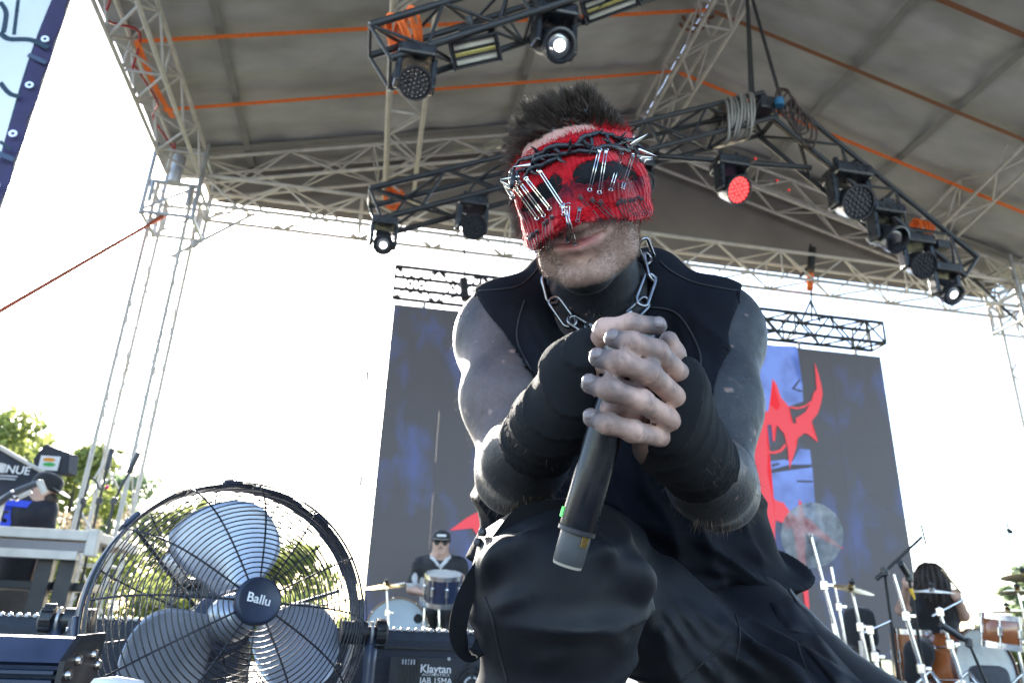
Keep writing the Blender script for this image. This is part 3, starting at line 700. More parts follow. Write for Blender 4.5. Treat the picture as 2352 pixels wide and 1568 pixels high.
def strobe(x, y, Y, w, h, ang, label):
    c = PY(x, y, Y); D = (c-CAMPOS).dot(_f); W = w*D/FPX; Hh = h*D/FPX; root = thing('strobe_light', c, label, 'strobe light', 'strobe lights on the front truss')
    n = (CAMPOS-c); n.z -= .5; n.normalize(); u = Vector((0, 0, 1)); u = (u-n*u.dot(n)).normalized(); r = u.cross(n); a = rad(ang); r, u = r*math.cos(a)+u*math.sin(a), u*math.cos(a)-r*math.sin(a)
    M = basis(c, r, u, n)
    box('housing', M @ T((0, 0, -.05)), (W, Hh, .12), BLACKP, root, .012); 
    for s in (-1, 1): box('rim', M @ T((0, s*Hh*.47, .018)), (W*1.02, Hh*.07, .03), BLACKM, root, .003); box('side_plate', M @ T((s*W*.49, 0, -.03)), (W*.05, Hh*1.1, .16), GLOSSB, root, .006)
    for i, (yy, hh, mm) in enumerate(((.24, .2, PHOS), (0, .12, YEL), (-.24, .2, PHOS))): box('lamp_strip', M @ T((0, yy*Hh*1.15, .012)), (W*.84, hh*Hh*1.05, .01), mm, root, .001)
    for i in range(5): box('reflector_line', M @ T((0, (.36-.18*i)*Hh, .020)), (W*.84, Hh*.012, .003), BLACKM, root, 0)
    box('yoke', M @ T((0, Hh*.75, -.08)), (W*.5, Hh*.3, .05), BLACKM, root, .006); rod('clamp', M @ Vector((0, Hh*.8, -.08)), M @ Vector((0, Hh*1.2, -.1)), .025, BLACKM, root)
    return root
strobe(1092, 118, 3.45, 112, 60, 17, 'rectangular strobe light on the front truss between the two moving heads')
strobe(1402, 8, 3.5, 130, 50, 15, 'rectangular strobe light cut off by the top edge of the picture')
# boxes and wiring on the right truss leg
for (x, y, s, lab) in ((2035, 470, 36, 'small black junction box on the right leg of the black truss, upper one'), (2160, 565, 40, 'small black junction box near the lower end of the right truss leg')):
    c = PY(x, y, 4.95); j = thing('junction_box', c, lab, 'junction box', 'boxes on the right truss leg'); box('case', T(c), (.12, .1, .08), BLACKP, j, .01); rod('cable', c, c+Vector((.1, .1, .1)), .012, BLACKM, j)
for i, (x, y) in enumerate(((1955-170, 415), (1812, 437), (1735, 365))): 
    c = PY(x, y, 4.93); t_ = thing('tail_lamp', c, ['small red glowing indicator high on the right truss leg', 'small red glowing indicator below its twin on the right truss leg', 'small red indicator at the truss peak'][i], 'indicator lamp', 'red indicator lamps on the truss'); lathe('bulb', T(c), [(0, -.012), (.010, -.006), (.010, .006), (0, .012)], mat('red indicator', (.4, .02, .02), .4, emit=(1, .05, .04), estr=.12), t_, 10); rod('holder', c, c+Vector((0, .08, .02)), .012, BLACKM, t_)
# ================================================================ BANNER
def banner():
    c0 = PY(165, 0, 4.2); c1 = PY(2, 455, 4.2); X = (c0.x+c1.x)/2
    bn = thing('mesh_banner', (X, 4.2, 1.), 'pale blue translucent mesh banner with purple eyeleted hem at the upper left', 'banner')
    BM = mat('blue mesh cloth', (.10, .155, .22), .8, 0, .12, 1.2, transl=.6, alpha=.97)
    HEMM = mat('purple hem', (.07, .065, .16), .8, 0, .2, 6, transl=.35); PRN = mat('blue print', (.09, .145, .21), .8, 0, .1, 3, transl=.55)
    v = []; f = []; n = 40
    for i in range(n+1):
        z = -.2+(6.2)*i/n
        for j in range(9): x = X-.09-2.4*j/8; v.append((x, 4.2+.03*math.sin(z*3+j), z))
    for i in range(n):
        for j in range(8): a = i*9+j; f.append((a, a+9, a+10, a+1))
    world_part('cloth', v, f, BM, bn, True)
    v = []; f = []
    for i in range(n*3+1):
        z = -.2+6.2*i/(n*3); w = .012*math.sin(z*21)
        v += [(X-.10, 4.2+.03*math.sin(z*3), z), (X+.0+w*.6, 4.19, z), (X+.0+w*.6, 4.205, z), (X-.10, 4.21+.03*math.sin(z*3), z)]
    for i in range(n*3):
        for j in range(4): f.append((i*4+j, i*4+(j+1) % 4, i*4+4+(j+1) % 4, i*4+4+j))
    world_part('hem', v, f, HEMM, bn)
    for k in range(10):
        q = PY(128-52*k, 102+130*k, 4.17) if False else Vector((X-.045, 4.17, PY(128, 102, 4.2).z-k*.36))
        lathe('eyelet', basis(q, (1, 0, 0), (0, 0, 1), (0, -1, 0)), [(.011, 0), (.024, 0), (.024, .006), (.011, .006)], mat('bright eyelet', (.85, .87, .9), .3, .5), bn, 14, closed=True)
        if k % 2 == 0: box('tie', T((X-.05, 4.165, q.z-.16)) @ RY(20), (.12, .006, .03), mat('dark tie', (.06, .09, .16), .8), bn, 0)
    def pr(pts, w):
        b = Bag(); sp = spline([PY(x, y, 4.16) for x, y in pts], 6)
        for i in range(len(sp)-1): d = sp[i+1]-sp[i]; b.box(basis((sp[i]+sp[i+1])/2, d, Vector((0, 1, 0)), d.cross(Vector((0, 1, 0)))), (d.length*1.1, .002, w))
        b.build('print', PRN, bn)
    pr([(0, 75), (20, 90), (70, 92), (110, 110)], .035); pr([(0, 5), (14, 30), (8, 75)], .03); pr([(42, 0), (32, 80)], .022); pr([(0, 190), (22, 215), (45, 222)], .03); pr([(0, 325), (25, 345)], .02)
    rod('pole', (X-.05, 4.25, -1.2), (X-.05, 4.25, 6.2), .03, ALU, bn)
banner()
# ================================================================ STAGE MONITORS
MONP = mat('textured navy black cabinet', (.030, .034, .045), .7, 0, .2, 40, .9, 260, spec=.35)
GRILM = mat('perforated steel', (.35, .36, .38), .4, .8, .3, 200)
def text(s, size, M, m, parent, depth=.0008, name='lettering', bold=False, align='CENTER', sx=1., off=0.):
    cu = bpy.data.curves.new(name, 'FONT'); cu.body = s; cu.size = size; cu.extrude = depth; cu.align_x = align; cu.align_y = 'CENTER'; cu.offset = off
    o = bpy.data.objects.new(name, cu); COL.objects.link(o); dg = bpy.context.evaluated_depsgraph_get(); me = bpy.data.meshes.new_from_object(o.evaluated_get(dg)); bpy.data.objects.remove(o); bpy.data.curves.remove(cu)
    me.materials.clear(); me.materials.append(m); return new_ob(name, me, M @ Matrix.Diagonal((sx, 1, 1, 1)), parent)
def monitor(xa, xb, Y, label, plate=None, Z=.415, depth=.42):
    a = PZ(xa, 1425, Z); L_, R_ = PY(xa, 1430, Y), PY(xb, 1440, Y); x0, x1 = L_.x, R_.x; w = x1-x0
    root = thing('stage_monitor', ((x0+x1)/2, Y+depth/2, 0), label, 'stage monitor', 'floor monitors along the stage front')
    prof = [(0, 0), (0, Z-.02), (.02, Z), (.08, Z), (depth, .12), (depth, 0)]        # (depth, height): back panel upright, grille sloping away
    v = [(x0, Y+d, z) for d, z in prof]+[(x1, Y+d, z) for d, z in prof]; k = len(prof)
    f = [tuple(range(k)), tuple(range(2*k-1, k-1, -1))]+[(i, k+i, k+(i+1) % k, (i+1) % k) for i in range(k)]
    o = world_part('cabinet', v, f, MONP, root)
    g = Bag(); n = int(w/.016)
    for i in range(n): lv, lf = lathe_data([(0, -.006), (.0055, -.003), (.0062, 0), (.0055, .003), (0, .006)], 6); g.add(lv, lf, T((x0+.01+(w-.02)*i/(n-1), Y+.02, Z+.001)))
    g.build('grille_edge', GRILM, root, True)
    box('grille', basis(((x0+x1)/2, Y+.25, .27), (1, 0, 0), Vector((0, depth-.08, .12-Z)), Vector((0, Z-.12, depth-.08))), (w*.97, .40, .012), GRILM, root, .002)
    box('joint', T(((x0+x1)/2, Y-.001, Z-.035)), (w, .004, .004), BLACKM, root, 0)
    if plate:
        px0, py0, px1 = plate; A_ = PY(px0, py0, Y); B_ = PY(px1, py0, Y); wd = B_.x-A_.x; zt_ = A_.z
        PLM = mat('amplifier plate', (.022, .026, .034), .5, 0, .15, 50, .2, 300)
        hgt = .3; c = Vector(((A_.x+B_.x)/2, Y-.006, zt_-hgt/2)); box('amplifier_plate', T(c), (wd, .012, hgt), PLM, root, .002)
        for dx in (.12, .5, .88): lathe('screw', basis((A_.x+wd*dx, Y-.0125, zt_-.01), (1, 0, 0), (0, 0, 1), (0, -1, 0)), [(0, .002), (.003, .002), (.0035, 0), (0, 0)], BLACKM, root, 10)
        ax = lambda x, y, d=.0135: PY(x, y, Y-d)
        for i in range(7): p = ax(921+6.6*i, 1530); box('vent_slot', T(p+Vector((0, 0, -.02))), (.0035, .003, .075), BLACKM, root, 0)
        p = ax(938, 1519); box('sticker', T(p), (.032, .002, .010), mat('white sticker', (.6, .62, .68), .5), root, 0)
        MB_ = lambda p: basis(p, (1, 0, 0), (0, 0, 1), (0, -1, 0))
        text('Klaytan', .0225, MB_(ax(1001, 1536)), WHITEP, root, off=.0004); text('ACOUSTICS', .0065, MB_(ax(1001, 1549)), WHITEP, root, sx=1.7)
        text('JAB 15MA', .0165, MB_(ax(1001, 1563)), WHITEP, root, off=.0002)
        c0 = ax(1083, 1572); 
        for rr, m_, gap in ((.036, BLACKM, 18), (.026, BLACKM, 18), (.015, mat('plate steel', (.5, .52, .55), .4, .5), 24)):
            for s in (0, 1):
                pts = [c0+Vector((math.cos(t)*rr, 0, math.sin(t)*rr)) for t in np.linspace(rad(8 if s == 0 else 90+gap*.5), rad(90-gap*.5 if s == 0 else 172), 9)]
                tube('vent_arc', pts, .0032, m_, root, 6)
        for dx in (-.052, .04): lathe('screw', basis(c0+Vector((dx, 0, .05)), (1, 0, 0), (0, 0, 1), (0, -1, 0)), [(0, .002), (.003, .002), (.004, 0), (0, 0)], mat('plate steel', (.5, .52, .55), .4, .5), root, 10)
        rod('handle_knob', PY(846, 1448, Y-.02), PY(858, 1448, Y-.02), .009, BLACKP, root)
    return root
monitor(-170, 560, 1.75, 'dark stage monitor at the left edge seen from behind, partly behind the fan')
monitor(705, 1330, 1.75, 'dark stage monitor between the fan and the singer with amplifier plate', (896, 1506, 1250))
# ================================================================ FLOOR FAN
FANB = mat('navy black enamel', (.042, .055, .095), .35, .1, .15, 30, spec=.6)
WIREM = mat('black wire', (.025, .027, .034), .25, .5, .1, 50, spec=.7)
BLADEM = mat('brushed pale blade', (.40, .44, .52), .35, .6, .08, 5)
FC = P(528, 1420, 1.284)
_fd = (FC-CAMPOS).normalized(); fax = (-_fd+_r*.41+_u*.256).normalized()
fvx = (_r-fax*_r.dot(fax)).normalized(); fvy = fax.cross(fvx)
FM = basis(FC, fvx, fvy, fax)
fan = thing('floor_fan', (FC.x, FC.y, 0), 'big round floor fan with black wire cage and white name on its hub', 'fan')
FR = .228
def fz(r): return .142-.084*(r/FR)**4.2
def ring(name, r, z, w, m, n=72): 
    tb = with_mat(('ring', round(r, 4), round(w, 5)), lambda: mesh('ring', *tube_data([(math.cos(t)*r, math.sin(t)*r, 0) for t in np.linspace(0, 2*math.pi, n+1)[:-1]], w, 5, True), True), m)
    return new_ob(name, tb, FM @ T((0, 0, z)), fan)
rr = .046
while rr < FR-.004: ring('front_ring', rr, fz(rr), .00115, WIREM); rr += .0082
for z in (.060, .047, .034): ring('front_ring', FR+.002, z, .0013, WIREM)
ring('front_ring', FR+.004, .018, .0028, WIREM)
rr = .09
while rr < FR-.004: ring('rear_ring', rr, -.050+.040*(rr/FR)**4, .0011, WIREM); rr += .0095
for i in range(12):
    a = 2*math.pi*i/12+.06; pts = [FM @ Vector((math.cos(a)*r, math.sin(a)*r, fz(r)-.002)) for r in np.linspace(.03, FR, 16)]+[FM @ Vector((math.cos(a)*(FR+.001), math.sin(a)*(FR+.001), z)) for z in (.045, .018)]
    tube('front_spoke', pts, .0017, WIREM, fan, 6)
for i in range(12):
    a = 2*math.pi*i/12+.3; pts = [FM @ Vector((math.cos(a)*r, math.sin(a)*r, -.052+.040*(r/FR)**4)) for r in np.linspace(.06, FR, 12)]+[FM @ Vector((math.cos(a)*FR, math.sin(a)*FR, -.01))]
    tube('rear_spoke', pts, .0015, WIREM, fan, 6)
lathe('rim_band', FM, [(FR+.004, -.016), (FR+.007, -.02), (FR+.009, -.01), (FR+.009, .012), (FR+.007, .02), (FR+.004, .019), (FR+.006, 0)], FANB, fan, 96, closed=True)
for i in range(8):
    a = 2*math.pi*i/8+.2; box('rim_clip', FM @ RZ(math.degrees(a)) @ T((FR+.011, 0, 0)), (.008, .034, .042), FANB, fan, .003); lathe('clip_screw', FM @ RZ(math.degrees(a)) @ T((FR+.016, 0, 0)) @ RY(90), [(0, .004), (.004, .003), (.004, 0)], CHROME, fan, 8)
lathe('hub_cap', FM @ T((0, 0, .140)), [(.037, -.006), (.038, .004), (.0365, .008), (.033, .010), (.031, .0085), (0, .0085)], mat('navy plastic cap', (.022, .032, .06), .45, 0, .15, 60), fan, 40)
text('Ballu', .0205, FM @ T((-.001, .001, .1496)) @ RZ(-5), mat('white hub print', (.85, .85, .85), .5), fan, off=.0002)
text('15 YEARS', .0042, FM @ T((0, -.02, .157)), mat('embossed navy', (.03, .04, .07), .5), fan) if False else None
for i in range(3):                                           # three broad blades at rest
    a0 = rad(98+120*i); v = []; f = []; na, nr_ = 18, 14
    for p in range(nr_+1):
        r = .045+(.200-.045)*p/nr_; wd = rad(38+52*math.sin(math.pi*min(.18+.72*p/nr_, 1))*.75)
        for q in range(na+1):
            t = q/na-.5; sweep = .35*(p/nr_)**1.5; a = a0+wd*t+sweep*.6
            rr_ = r*(1-.10*abs(2*t)**3*(p/nr_))
            v.append(FM @ Vector((rr_*math.cos(a), rr_*math.sin(a), .012-.075*t*(.5+.5*r/.2)+.012*math.cos(math.pi*t))))
    for p in range(nr_):
        for q in range(na): k = p*(na+1)+q; f.append((k, k+1, k+na+2, k+na+1))
    b = world_part('blade', v, f, BLADEM, fan, True); sm = b.modifiers.new('thick', 'SOLIDIFY'); sm.thickness = .0018
lathe('spinner', FM, [(0, .055), (.02, .052), (.034, .04), (.04, .01), (.04, -.01)], BLADEM, fan, 28)
lathe('motor', FM, [(0, -.02), (.048, -.022), (.055, -.03), (.055, -.10), (.045, -.115), (0, -.118)], FANB, fan, 32)
for i in range(14): box('motor_vent', FM @ RZ(i*360/14) @ T((.0555, 0, -.065)), (.002, .005, .05), BLACKM, fan, 0)
for i in range(3): rod('motor_bracket', FM @ Vector((0, 0, -.1)), FM @ Vector((math.cos(i*2.1+.4)*FR, math.sin(i*2.1+.4)*FR, -.04)), .0035, BLACKM, fan)
# pivot knobs and the stand
pl_ = P(172, 1424, 1.27); hv = Vector((1, .12, 0)).normalized()
for s, p0 in ((-1, pl_), (1, P(822, 1452, 1.36))):
    M = basis(p0, (0, 0, 1), hv.cross(Vector((0, 0, 1)))*-s, hv*s)
    M, _ = frame_z(p0, p0+hv*s)
    lathe('pivot', M, [(.020, -.03), (.020, .016), (.012, .017), (.012, .03)], BLACKP, fan, 20); lathe('pivot_plate', M @ T((0, 0, .022)), [(.021, 0), (.021, .004), (0, .004)], ALU_D, fan, 20)
    b = Bag(); v, f = lathe_data([(.014, .03), (.022, .032), (.022, .05), (.016, .054), (0, .054)], 24); b.add(v, f, M)
    for i in range(9): b.box(M @ RZ(i*40) @ T((.0225, 0, .041)), (.007, .007, .018), .0015)
    b.build('knob', BLACKP, fan, True)
A_ = pl_-hv*.026; B_ = P(822, 1452, 1.36)+hv*.026
ft = [A_, Vector((A_.x, A_.y, .06)), Vector((A_.x, A_.y-.02, .03)), Vector(((A_.x+B_.x)/2, (A_.y+B_.y)/2-.02, .025)), Vector((B_.x, B_.y-.02, .03)), Vector((B_.x, B_.y, .06)), B_]
tube('stand', spline(ft, 5), .0125, FANB, fan, 10)
for q in (ft[2], ft[4]): tube('foot', [q+Vector((0, -.2, -.012)), q, q+Vector((0, .2, -.012))], .0125, FANB, fan, 8)
# ================================================================ LED BAR IN THE FOREGROUND
nb = P(150, 1522, .80); nt_ = P(163, 1466, .83); X1 = nb.x
ftp = PX(229, 1458, X1)
bar_ = thing('light_bar', (X1-.25, nb.y, 0), 'blue black finned lamp bar in the lower left corner close to the camera', 'lamp bar')
BARM = mat('blue anodised aluminium', (.026, .045, .10), .36, .35, .12, 20, spec=.7)
BARD = mat('black anodised aluminium', (.012, .012, .016), .4, .3, .2, 30)
XL = X1-.75; yN, zN = nb.y, nb.z; yT, zT = nt_.y+.012, nt_.z; yF = yN+.11
prof = [(yN, zN), (yT, zT), (yF-.02, zT+.001), (yF, zT-.02), (yF, zN-.08), (yN+.03, zN-.08), (yN+.018, zN-.004)]
v = [(XL, y, z) for y, z in prof]+[(X1-.006, y, z) for y, z in prof]; k = len(prof)
world_part('housing', v, [tuple(range(k)), tuple(range(2*k-1, k-1, -1))]+[(i, k+i, k+(i+1) % k, (i+1) % k) for i in range(k)], BARM, bar_)
for i in range(9): box('fin', T(((XL+X1)/2-.004, yN+.011, zN-.010-i*.0092)), (X1-XL-.01, .026, .0045), mat('blue black fin', (.018, .03, .055), .4, .3), bar_, .001)
pr2 = [(yN-.004, zN-.09), (yN-.004, zN+.002), (yT-.004, zT+.004), (yF+.004, zT+.006), (yF+.006, zN-.09)]
v = [(X1-.005, y, z) for y, z in pr2]+[(X1+.001, y, z) for y, z in pr2]; k = len(pr2)
world_part('end_plate', v, [tuple(range(k)), tuple(range(2*k-1, k-1, -1))]+[(i, k+i, k+(i+1) % k, (i+1) % k) for i in range(k)], BARD, bar_)
for y, z in ((yN+.008, zN-.012), (yN+.030, zN+.002), (yF-.03, zN+.006), (yF-.008, zN-.006)):
    lathe('bolt', basis((X1+.001, y, z), (0, 1, 0), (0, 0, 1), (1, 0, 0)), [(.0062, 0), (.0062, .003), (.0045, .0055), (0, .0052)], mat('bolt steel', (.45, .42, .38), .25, 1.), bar_, 14)
for x in (XL+.1, X1-.2): box('foot_pole', T((x, yN+.06, (zN-.08)/2)), (.03, .03, zN-.08), BARD, bar_, .003)
hb_ = thing('case_handle', P(270, 1562, .83), 'pale shiny rounded handle at the bottom edge beside the lamp bar', 'handle')
c0, c1 = P(215, 1572, .80), P(325, 1577, .83)
tube('grip', [c0+Vector((-.004, .01, -.03)), c0+Vector((-.003, .006, -.012)), c0+Vector((.004, 0, -.002)), c0*.6+c1*.4, c1-Vector((.004, 0, .002)), c1+Vector((.003, .006, -.012)), c1+Vector((.004, .01, -.03))], .010, mat('pale grip', (.8, .78, .8), .3), hb_, 14)
for c in (c0, c1): rod('post', Vector((c.x, c.y+.01, 0)), c+Vector((0, .01, -.03)), .008, BARD, hb_)
# ================================================================ DRUMS AND HARDWARE
def drum(kind, c, axis, r, depth, shell, label, group, nl=8, headm=None, hoop=None, resh=None):
    c = Vector(c); axis = Vector(axis).normalized(); root = thing(kind, c-axis*depth/2, label, 'drum', group)
    M, _ = frame_z(c-axis*depth/2, c+axis*depth/2); hoop = hoop or CHROME
    lathe('shell', M, [(r*.985, .01), (r, .012), (r, depth-.012), (r*.985, depth-.01)], shell, root, 40)
    headm = headm or mat('drum head', (.62, .6, .56), .5, 0, .12, 6)
    for z, mm in ((0, resh or headm), (depth, headm)):
        lathe('head', M @ T((0, 0, z)), [(0, -.003), (r*.99, -.003), (r*.99, .003), (0, .003)], mm, root, 40)
        lathe('hoop', M @ T((0, 0, z)), [(r*1.0, -.018), (r*1.05, -.018), (r*1.05, .018), (r*1.0, .018)], hoop, root, 40, closed=True)
    for i in range(nl):
        a = 360*i/nl+12; box('lug', M @ RZ(a) @ T((r*1.02, 0, depth*.5)), (.022, .026, min(.09, depth*.35)), CHROME, root, .006)
        rod('tension_rod', M @ RZ(a) @ Vector((r*1.04, 0, -.02)), M @ RZ(a) @ Vector((r*1.04, 0, depth+.02)), .005, CHROME, root, 6)
    return root
def stand(base, top, label, group='chrome cymbal stands', r=.0115, boom=None, legs=True):
    base, top = Vector(base), Vector(top); base.z = 0; root = thing('cymbal_stand', base, label, 'stand', group)
    m1 = base.lerp(top, .38); m2 = base.lerp(top, .72)
    rod('tube', base+Vector((0, 0, .02)), m1, r*1.25, CHROME, root, 12); rod('tube', m1, m2, r, CHROME, root, 12); rod('tube', m2, top, r*.75, CHROME, root, 12)
    for q in (m1, m2): lathe('collar', T(q), [(r*1.3, -.03), (r*1.9, -.025), (r*1.9, .02), (r*1.2, .025)], CHROME, root, 12); box('wing_nut', T(q+Vector((.03, -.02, 0))), (.035, .012, .02), CHROME, root, .004)
    if boom: rod('boom', top-(Vector(boom)-top)*.3, boom, r*.65, CHROME, root, 10); lathe('tilter', T(top), [(0, -.03), (.022, -.02), (.022, .02), (0, .03)], CHROME, root, 10)
    if legs:
        for i in range(3): a = 2*math.pi*i/3+.5; d = Vector((math.cos(a), math.sin(a), 0)); rod('leg', base+Vector((0, 0, .3)), base+d*.32+Vector((0, 0, .012)), .009, CHROME, root); rod('leg_brace', base+Vector((0, 0, .12)), base+d*.18+Vector((0, 0, .14)), .006, CHROME, root)
    return root
def cymbal(c, n, r, label, m=BRASS, group='cymbals on the stands'):
    M, _ = frame_z(Vector(c), Vector(c)+Vector(n)); root = thing('cymbal', c, label, 'cymbal', group)
    lathe('plate', M, [(0, .028), (r*.1, .024), (r*.17, .010), (r*.6, .004), (r, -.008), (r, -.0095), (r*.6, .0025), (r*.17, .0085), (r*.1, .022), (0, .026)], m, root, 48)
    lathe('felt', M @ T((0, 0, .028)), [(.018, 0), (.018, .02), (.006, .022), (.006, .035), (0, .036)], BLACKF, root, 12); return root
WOOD = mat('amber lacquered wood', (.34, .10, .03), .22, 0, .35, 3, stretch=(1, 1, .15), coat=.6)
DARKSH = mat('black and blue shell', (.018, .026, .06), .18, 0, .2, 8, coat=.5)
CLEARH = mat('hazy grey drum head', (.42, .45, .47), .3, 0, .35, 3)
TANH = mat('worn tan head', (.42, .34, .28), .6, 0, .25, 5)
# ---- right kit
KR = 'drums of the amber kit on the right'
kc = P(2267, 1545, 4.9)
drum('bass_drum', kc+Vector((-.03, .20, 0)), Vector((.13, -1, 0.05)), .258, .40, WOOD, 'amber bass drum with grey front head in the right kit', KR, 8, CLEARH, mat('dark red hoop', (.09, .02, .015), .3, 0, .2, 8))
drum('tom_drum', P(2299, 1449, 4.7), (.08, -.12, 1), .112, .17, WOOD, 'amber rack tom above the right bass drum', KR, 6)
drum('floor_tom', P(2103, 1508, 5.3), (0, -.05, 1), .15, .34, WOOD, 'tall amber floor tom in the middle of the right stands', KR, 6)
pil = thing('pillow', P(2275, 1565, 4.5), 'dark grey damping cloth in front of the right bass drum', 'cloth')
v, f = box_data(.24, .12, .2, .05, 3); world_part('cloth', [P(2275, 1568, 4.5)+q for q in v], f, mat('dark grey cloth', (.05, .052, .06), .9, 0, .3, 20), pil, True)
def st(xb, xt, yt, D, lab, **k): t = P(xt, yt, D); b = Vector((P(xb, 1560, D).x, t.y, 0)); return stand(b, t, lab, **k)
st(1898, 1862, 1228, 4.6, 'chrome stand reaching up to the hazy round disc')
discm = mat('hazy clear disc', (.30, .31, .31), .35, 0, .6, 14, alpha=.58, spec=.6)
cd = thing('crash_cymbal', P(1866, 1230, 4.6), 'hazy see-through round disc on the stand in front of the red logo', 'cymbal')
Md, _ = frame_z(P(1866, 1228, 4.62), P(1866, 1228, 4.62)+(-_f*.98+_u*.1+_r*.06)); lathe('plate', Md, [(0, .012), (.03, .01), (.08, .004), (.2, -.003), (.2, -.0045), (.08, .002), (.03, .008), (0, .0105)], discm, cd, 64)
rod('sleeve', P(1862, 1245, 4.6), P(1861, 1224, 4.6), .014, CHROME, cd)
st(1968, 1957, 1358, 4.7, 'chrome stand under the golden cymbal'); cymbal(P(1955, 1350, 4.7), (.1, -.28, 1), .135, 'golden cymbal seen from below in front of the grey screen')
st(2085, 2052, 1318, 4.4, 'chrome stand with long black boom in front of the long haired drummer')
st(2190, 2158, 1405, 4.4, 'short chrome stand with a clamped side arm', boom=P(2215, 1375, 4.4)); cymbal(P(2140, 1357, 4.9), (.0, -.06, 1), .135, 'pale cymbal edge on in front of the long haired drummer', mat('pale cymbal', (.75, .7, .6), .3, .9))
st(1908, 1909, 1302, 5.2, 'pinkish thin pole right of the tall chrome stand', r=.011, legs=False)
st(1915, 1913, 1432, 4.3, 'short chrome pole beside the singer\'s thigh', r=.012, legs=False)
st(2002, 1998, 1446, 4.3, 'low chrome stand with a bent tip', boom=P(2045, 1425, 4.3))
for (x, y, r, n, lab) in ((2352, 1323, .14, (.05, .12, 1), 'cymbal at the right edge, highest of the three'), (2338, 1358, .12, (.05, .05, 1), 'cymbal at the right edge, middle of the three'), (2315, 1402, .13, (-.02, .03, 1), 'flat cymbal just above the amber rack tom')):
    cymbal(P(x, y, 4.9), n, r, lab)
st(2330, 2338, 1360, 4.9, 'thin stand of the cymbals at the right edge', r=.009)
st(2312, 2318, 1404, 4.95, 'thin stand behind the amber rack tom', r=.009)
# boom microphone stands
def mic_stand(pts, lab, grp='microphone stands', mic_end=True, r=.009, m=BLACKM):
    root = thing('microphone_stand', Vector((pts[0].x, pts[0].y, 0)), lab, 'microphone stand', grp)
    for a, b in zip(pts, pts[1:]): rod('tube', a, b, r, m, root)
    lathe('clutch', T(pts[1]), [(0, -.03), (.022, -.02), (.022, .02), (0, .03)], BLACKP, root, 10)
    if mic_end: d = (pts[-1]-pts[-2]).normalized(); rod('mic', pts[-1]-d*.02, pts[-1]+d*.13, .018, BLACKP, root, 10)
    for i in range(3): a = 2*math.pi*i/3; rod('leg', pts[0]+Vector((0, 0, .15)), pts[0]+Vector((math.cos(a)*.25, math.sin(a)*.25, .01)), .007, m, root)
    return root
def fl_(p, z=0.): return Vector((p.x, p.y, z))
q = P(2032, 1312, 4.5); ms = mic_stand([fl_(P(2062, 1560, 4.5)), q, P(2118, 1232, 4.5)], 'black boom microphone stand rising towards the right edge of the screen', mic_end=False)
rod('tail', q, P(2012, 1330, 4.5), .014, BLACKP, ms); rod('bar', P(2116, 1205, 4.5), P(2127, 1250, 4.5), .006, BLACKM, ms)
q = P(2088, 1325, 4.45); ms = mic_stand([fl_(P(2125, 1560, 4.45)), q, P(2080, 1312, 4.4)], 'black microphone stand with a yellow tape ring', mic_end=True); rod('tape', P(2092, 1350, 4.44), P(2098, 1375, 4.44), .012, mat('yellow tape', (.75, .45, .05), .5), ms)
mic_stand([fl_(P(2300, 1600, 4.2), .0), P(2225, 1475, 4.2), P(2205, 1462, 4.2)], 'low black microphone stand aimed at the right bass drum', r=.008)
hg = thing('hanging_microphone', P(2316, 1218, 4.9), 'small black microphone hanging in the white sky at the right', 'microphone'); rod('wire', P(2312, 1190, 4.9), P(2320, 1248, 4.9), .005, BLACKM, hg); rod('capsule', P(2315, 1216, 4.9), P(2324, 1222, 4.9), .014, BLACKP, hg)
bagm = thing('gear_bag', P(1990, 1450, 5.4), 'black hooded equipment bag behind the drum stands', 'bag'); c = P(1976, 1440, 5.4)
v, f = box_data(.22, .2, .28, .07, 3); world_part('cloth', [c+Vector((q.x*(1-.6*(q.z+.14)), q.y, q.z)) for q in v], f, BLACKF, bagm, True); box('pedestal', T((c.x, c.y, (c.z-.14)/2)), (.16, .16, c.z-.14), BLACKP, bagm, .01)
rk = thing('gear_case', (P(2010, 1500, 5.6).x, P(2010, 1500, 5.6).y, 0), 'low pale equipment case on the floor below the screen', 'case'); box('body', T((P(2020, 1500, 5.6).x, P(2020, 1500, 5.6).y, .11)), (.6, .4, .22), mat('pale case', (.45, .46, .48), .5), rk, .015)
for k in (-1, 1): box('edge', T((P(2020, 1500, 5.6).x+k*.29, P(2020, 1500, 5.6).y-.19, .11)), (.03, .03, .225), ALU, rk, .003)
ped = thing('foot_pedal', (P(1965, 1480, 4.6).x, P(1965, 1480, 4.6).y, 0), 'black pedal and clamps at the foot of the stands', 'pedal'); box('plate', T((P(1980, 1500, 4.5).x, P(1980, 1500, 4.5).y, .03)), (.3, .1, .04), BLACKP, ped, .01); rod('beater', (P(1980, 1500, 4.5).x, P(1980, 1500, 4.5).y, .04), P(1975, 1470, 4.5), .01, CHROME, ped)
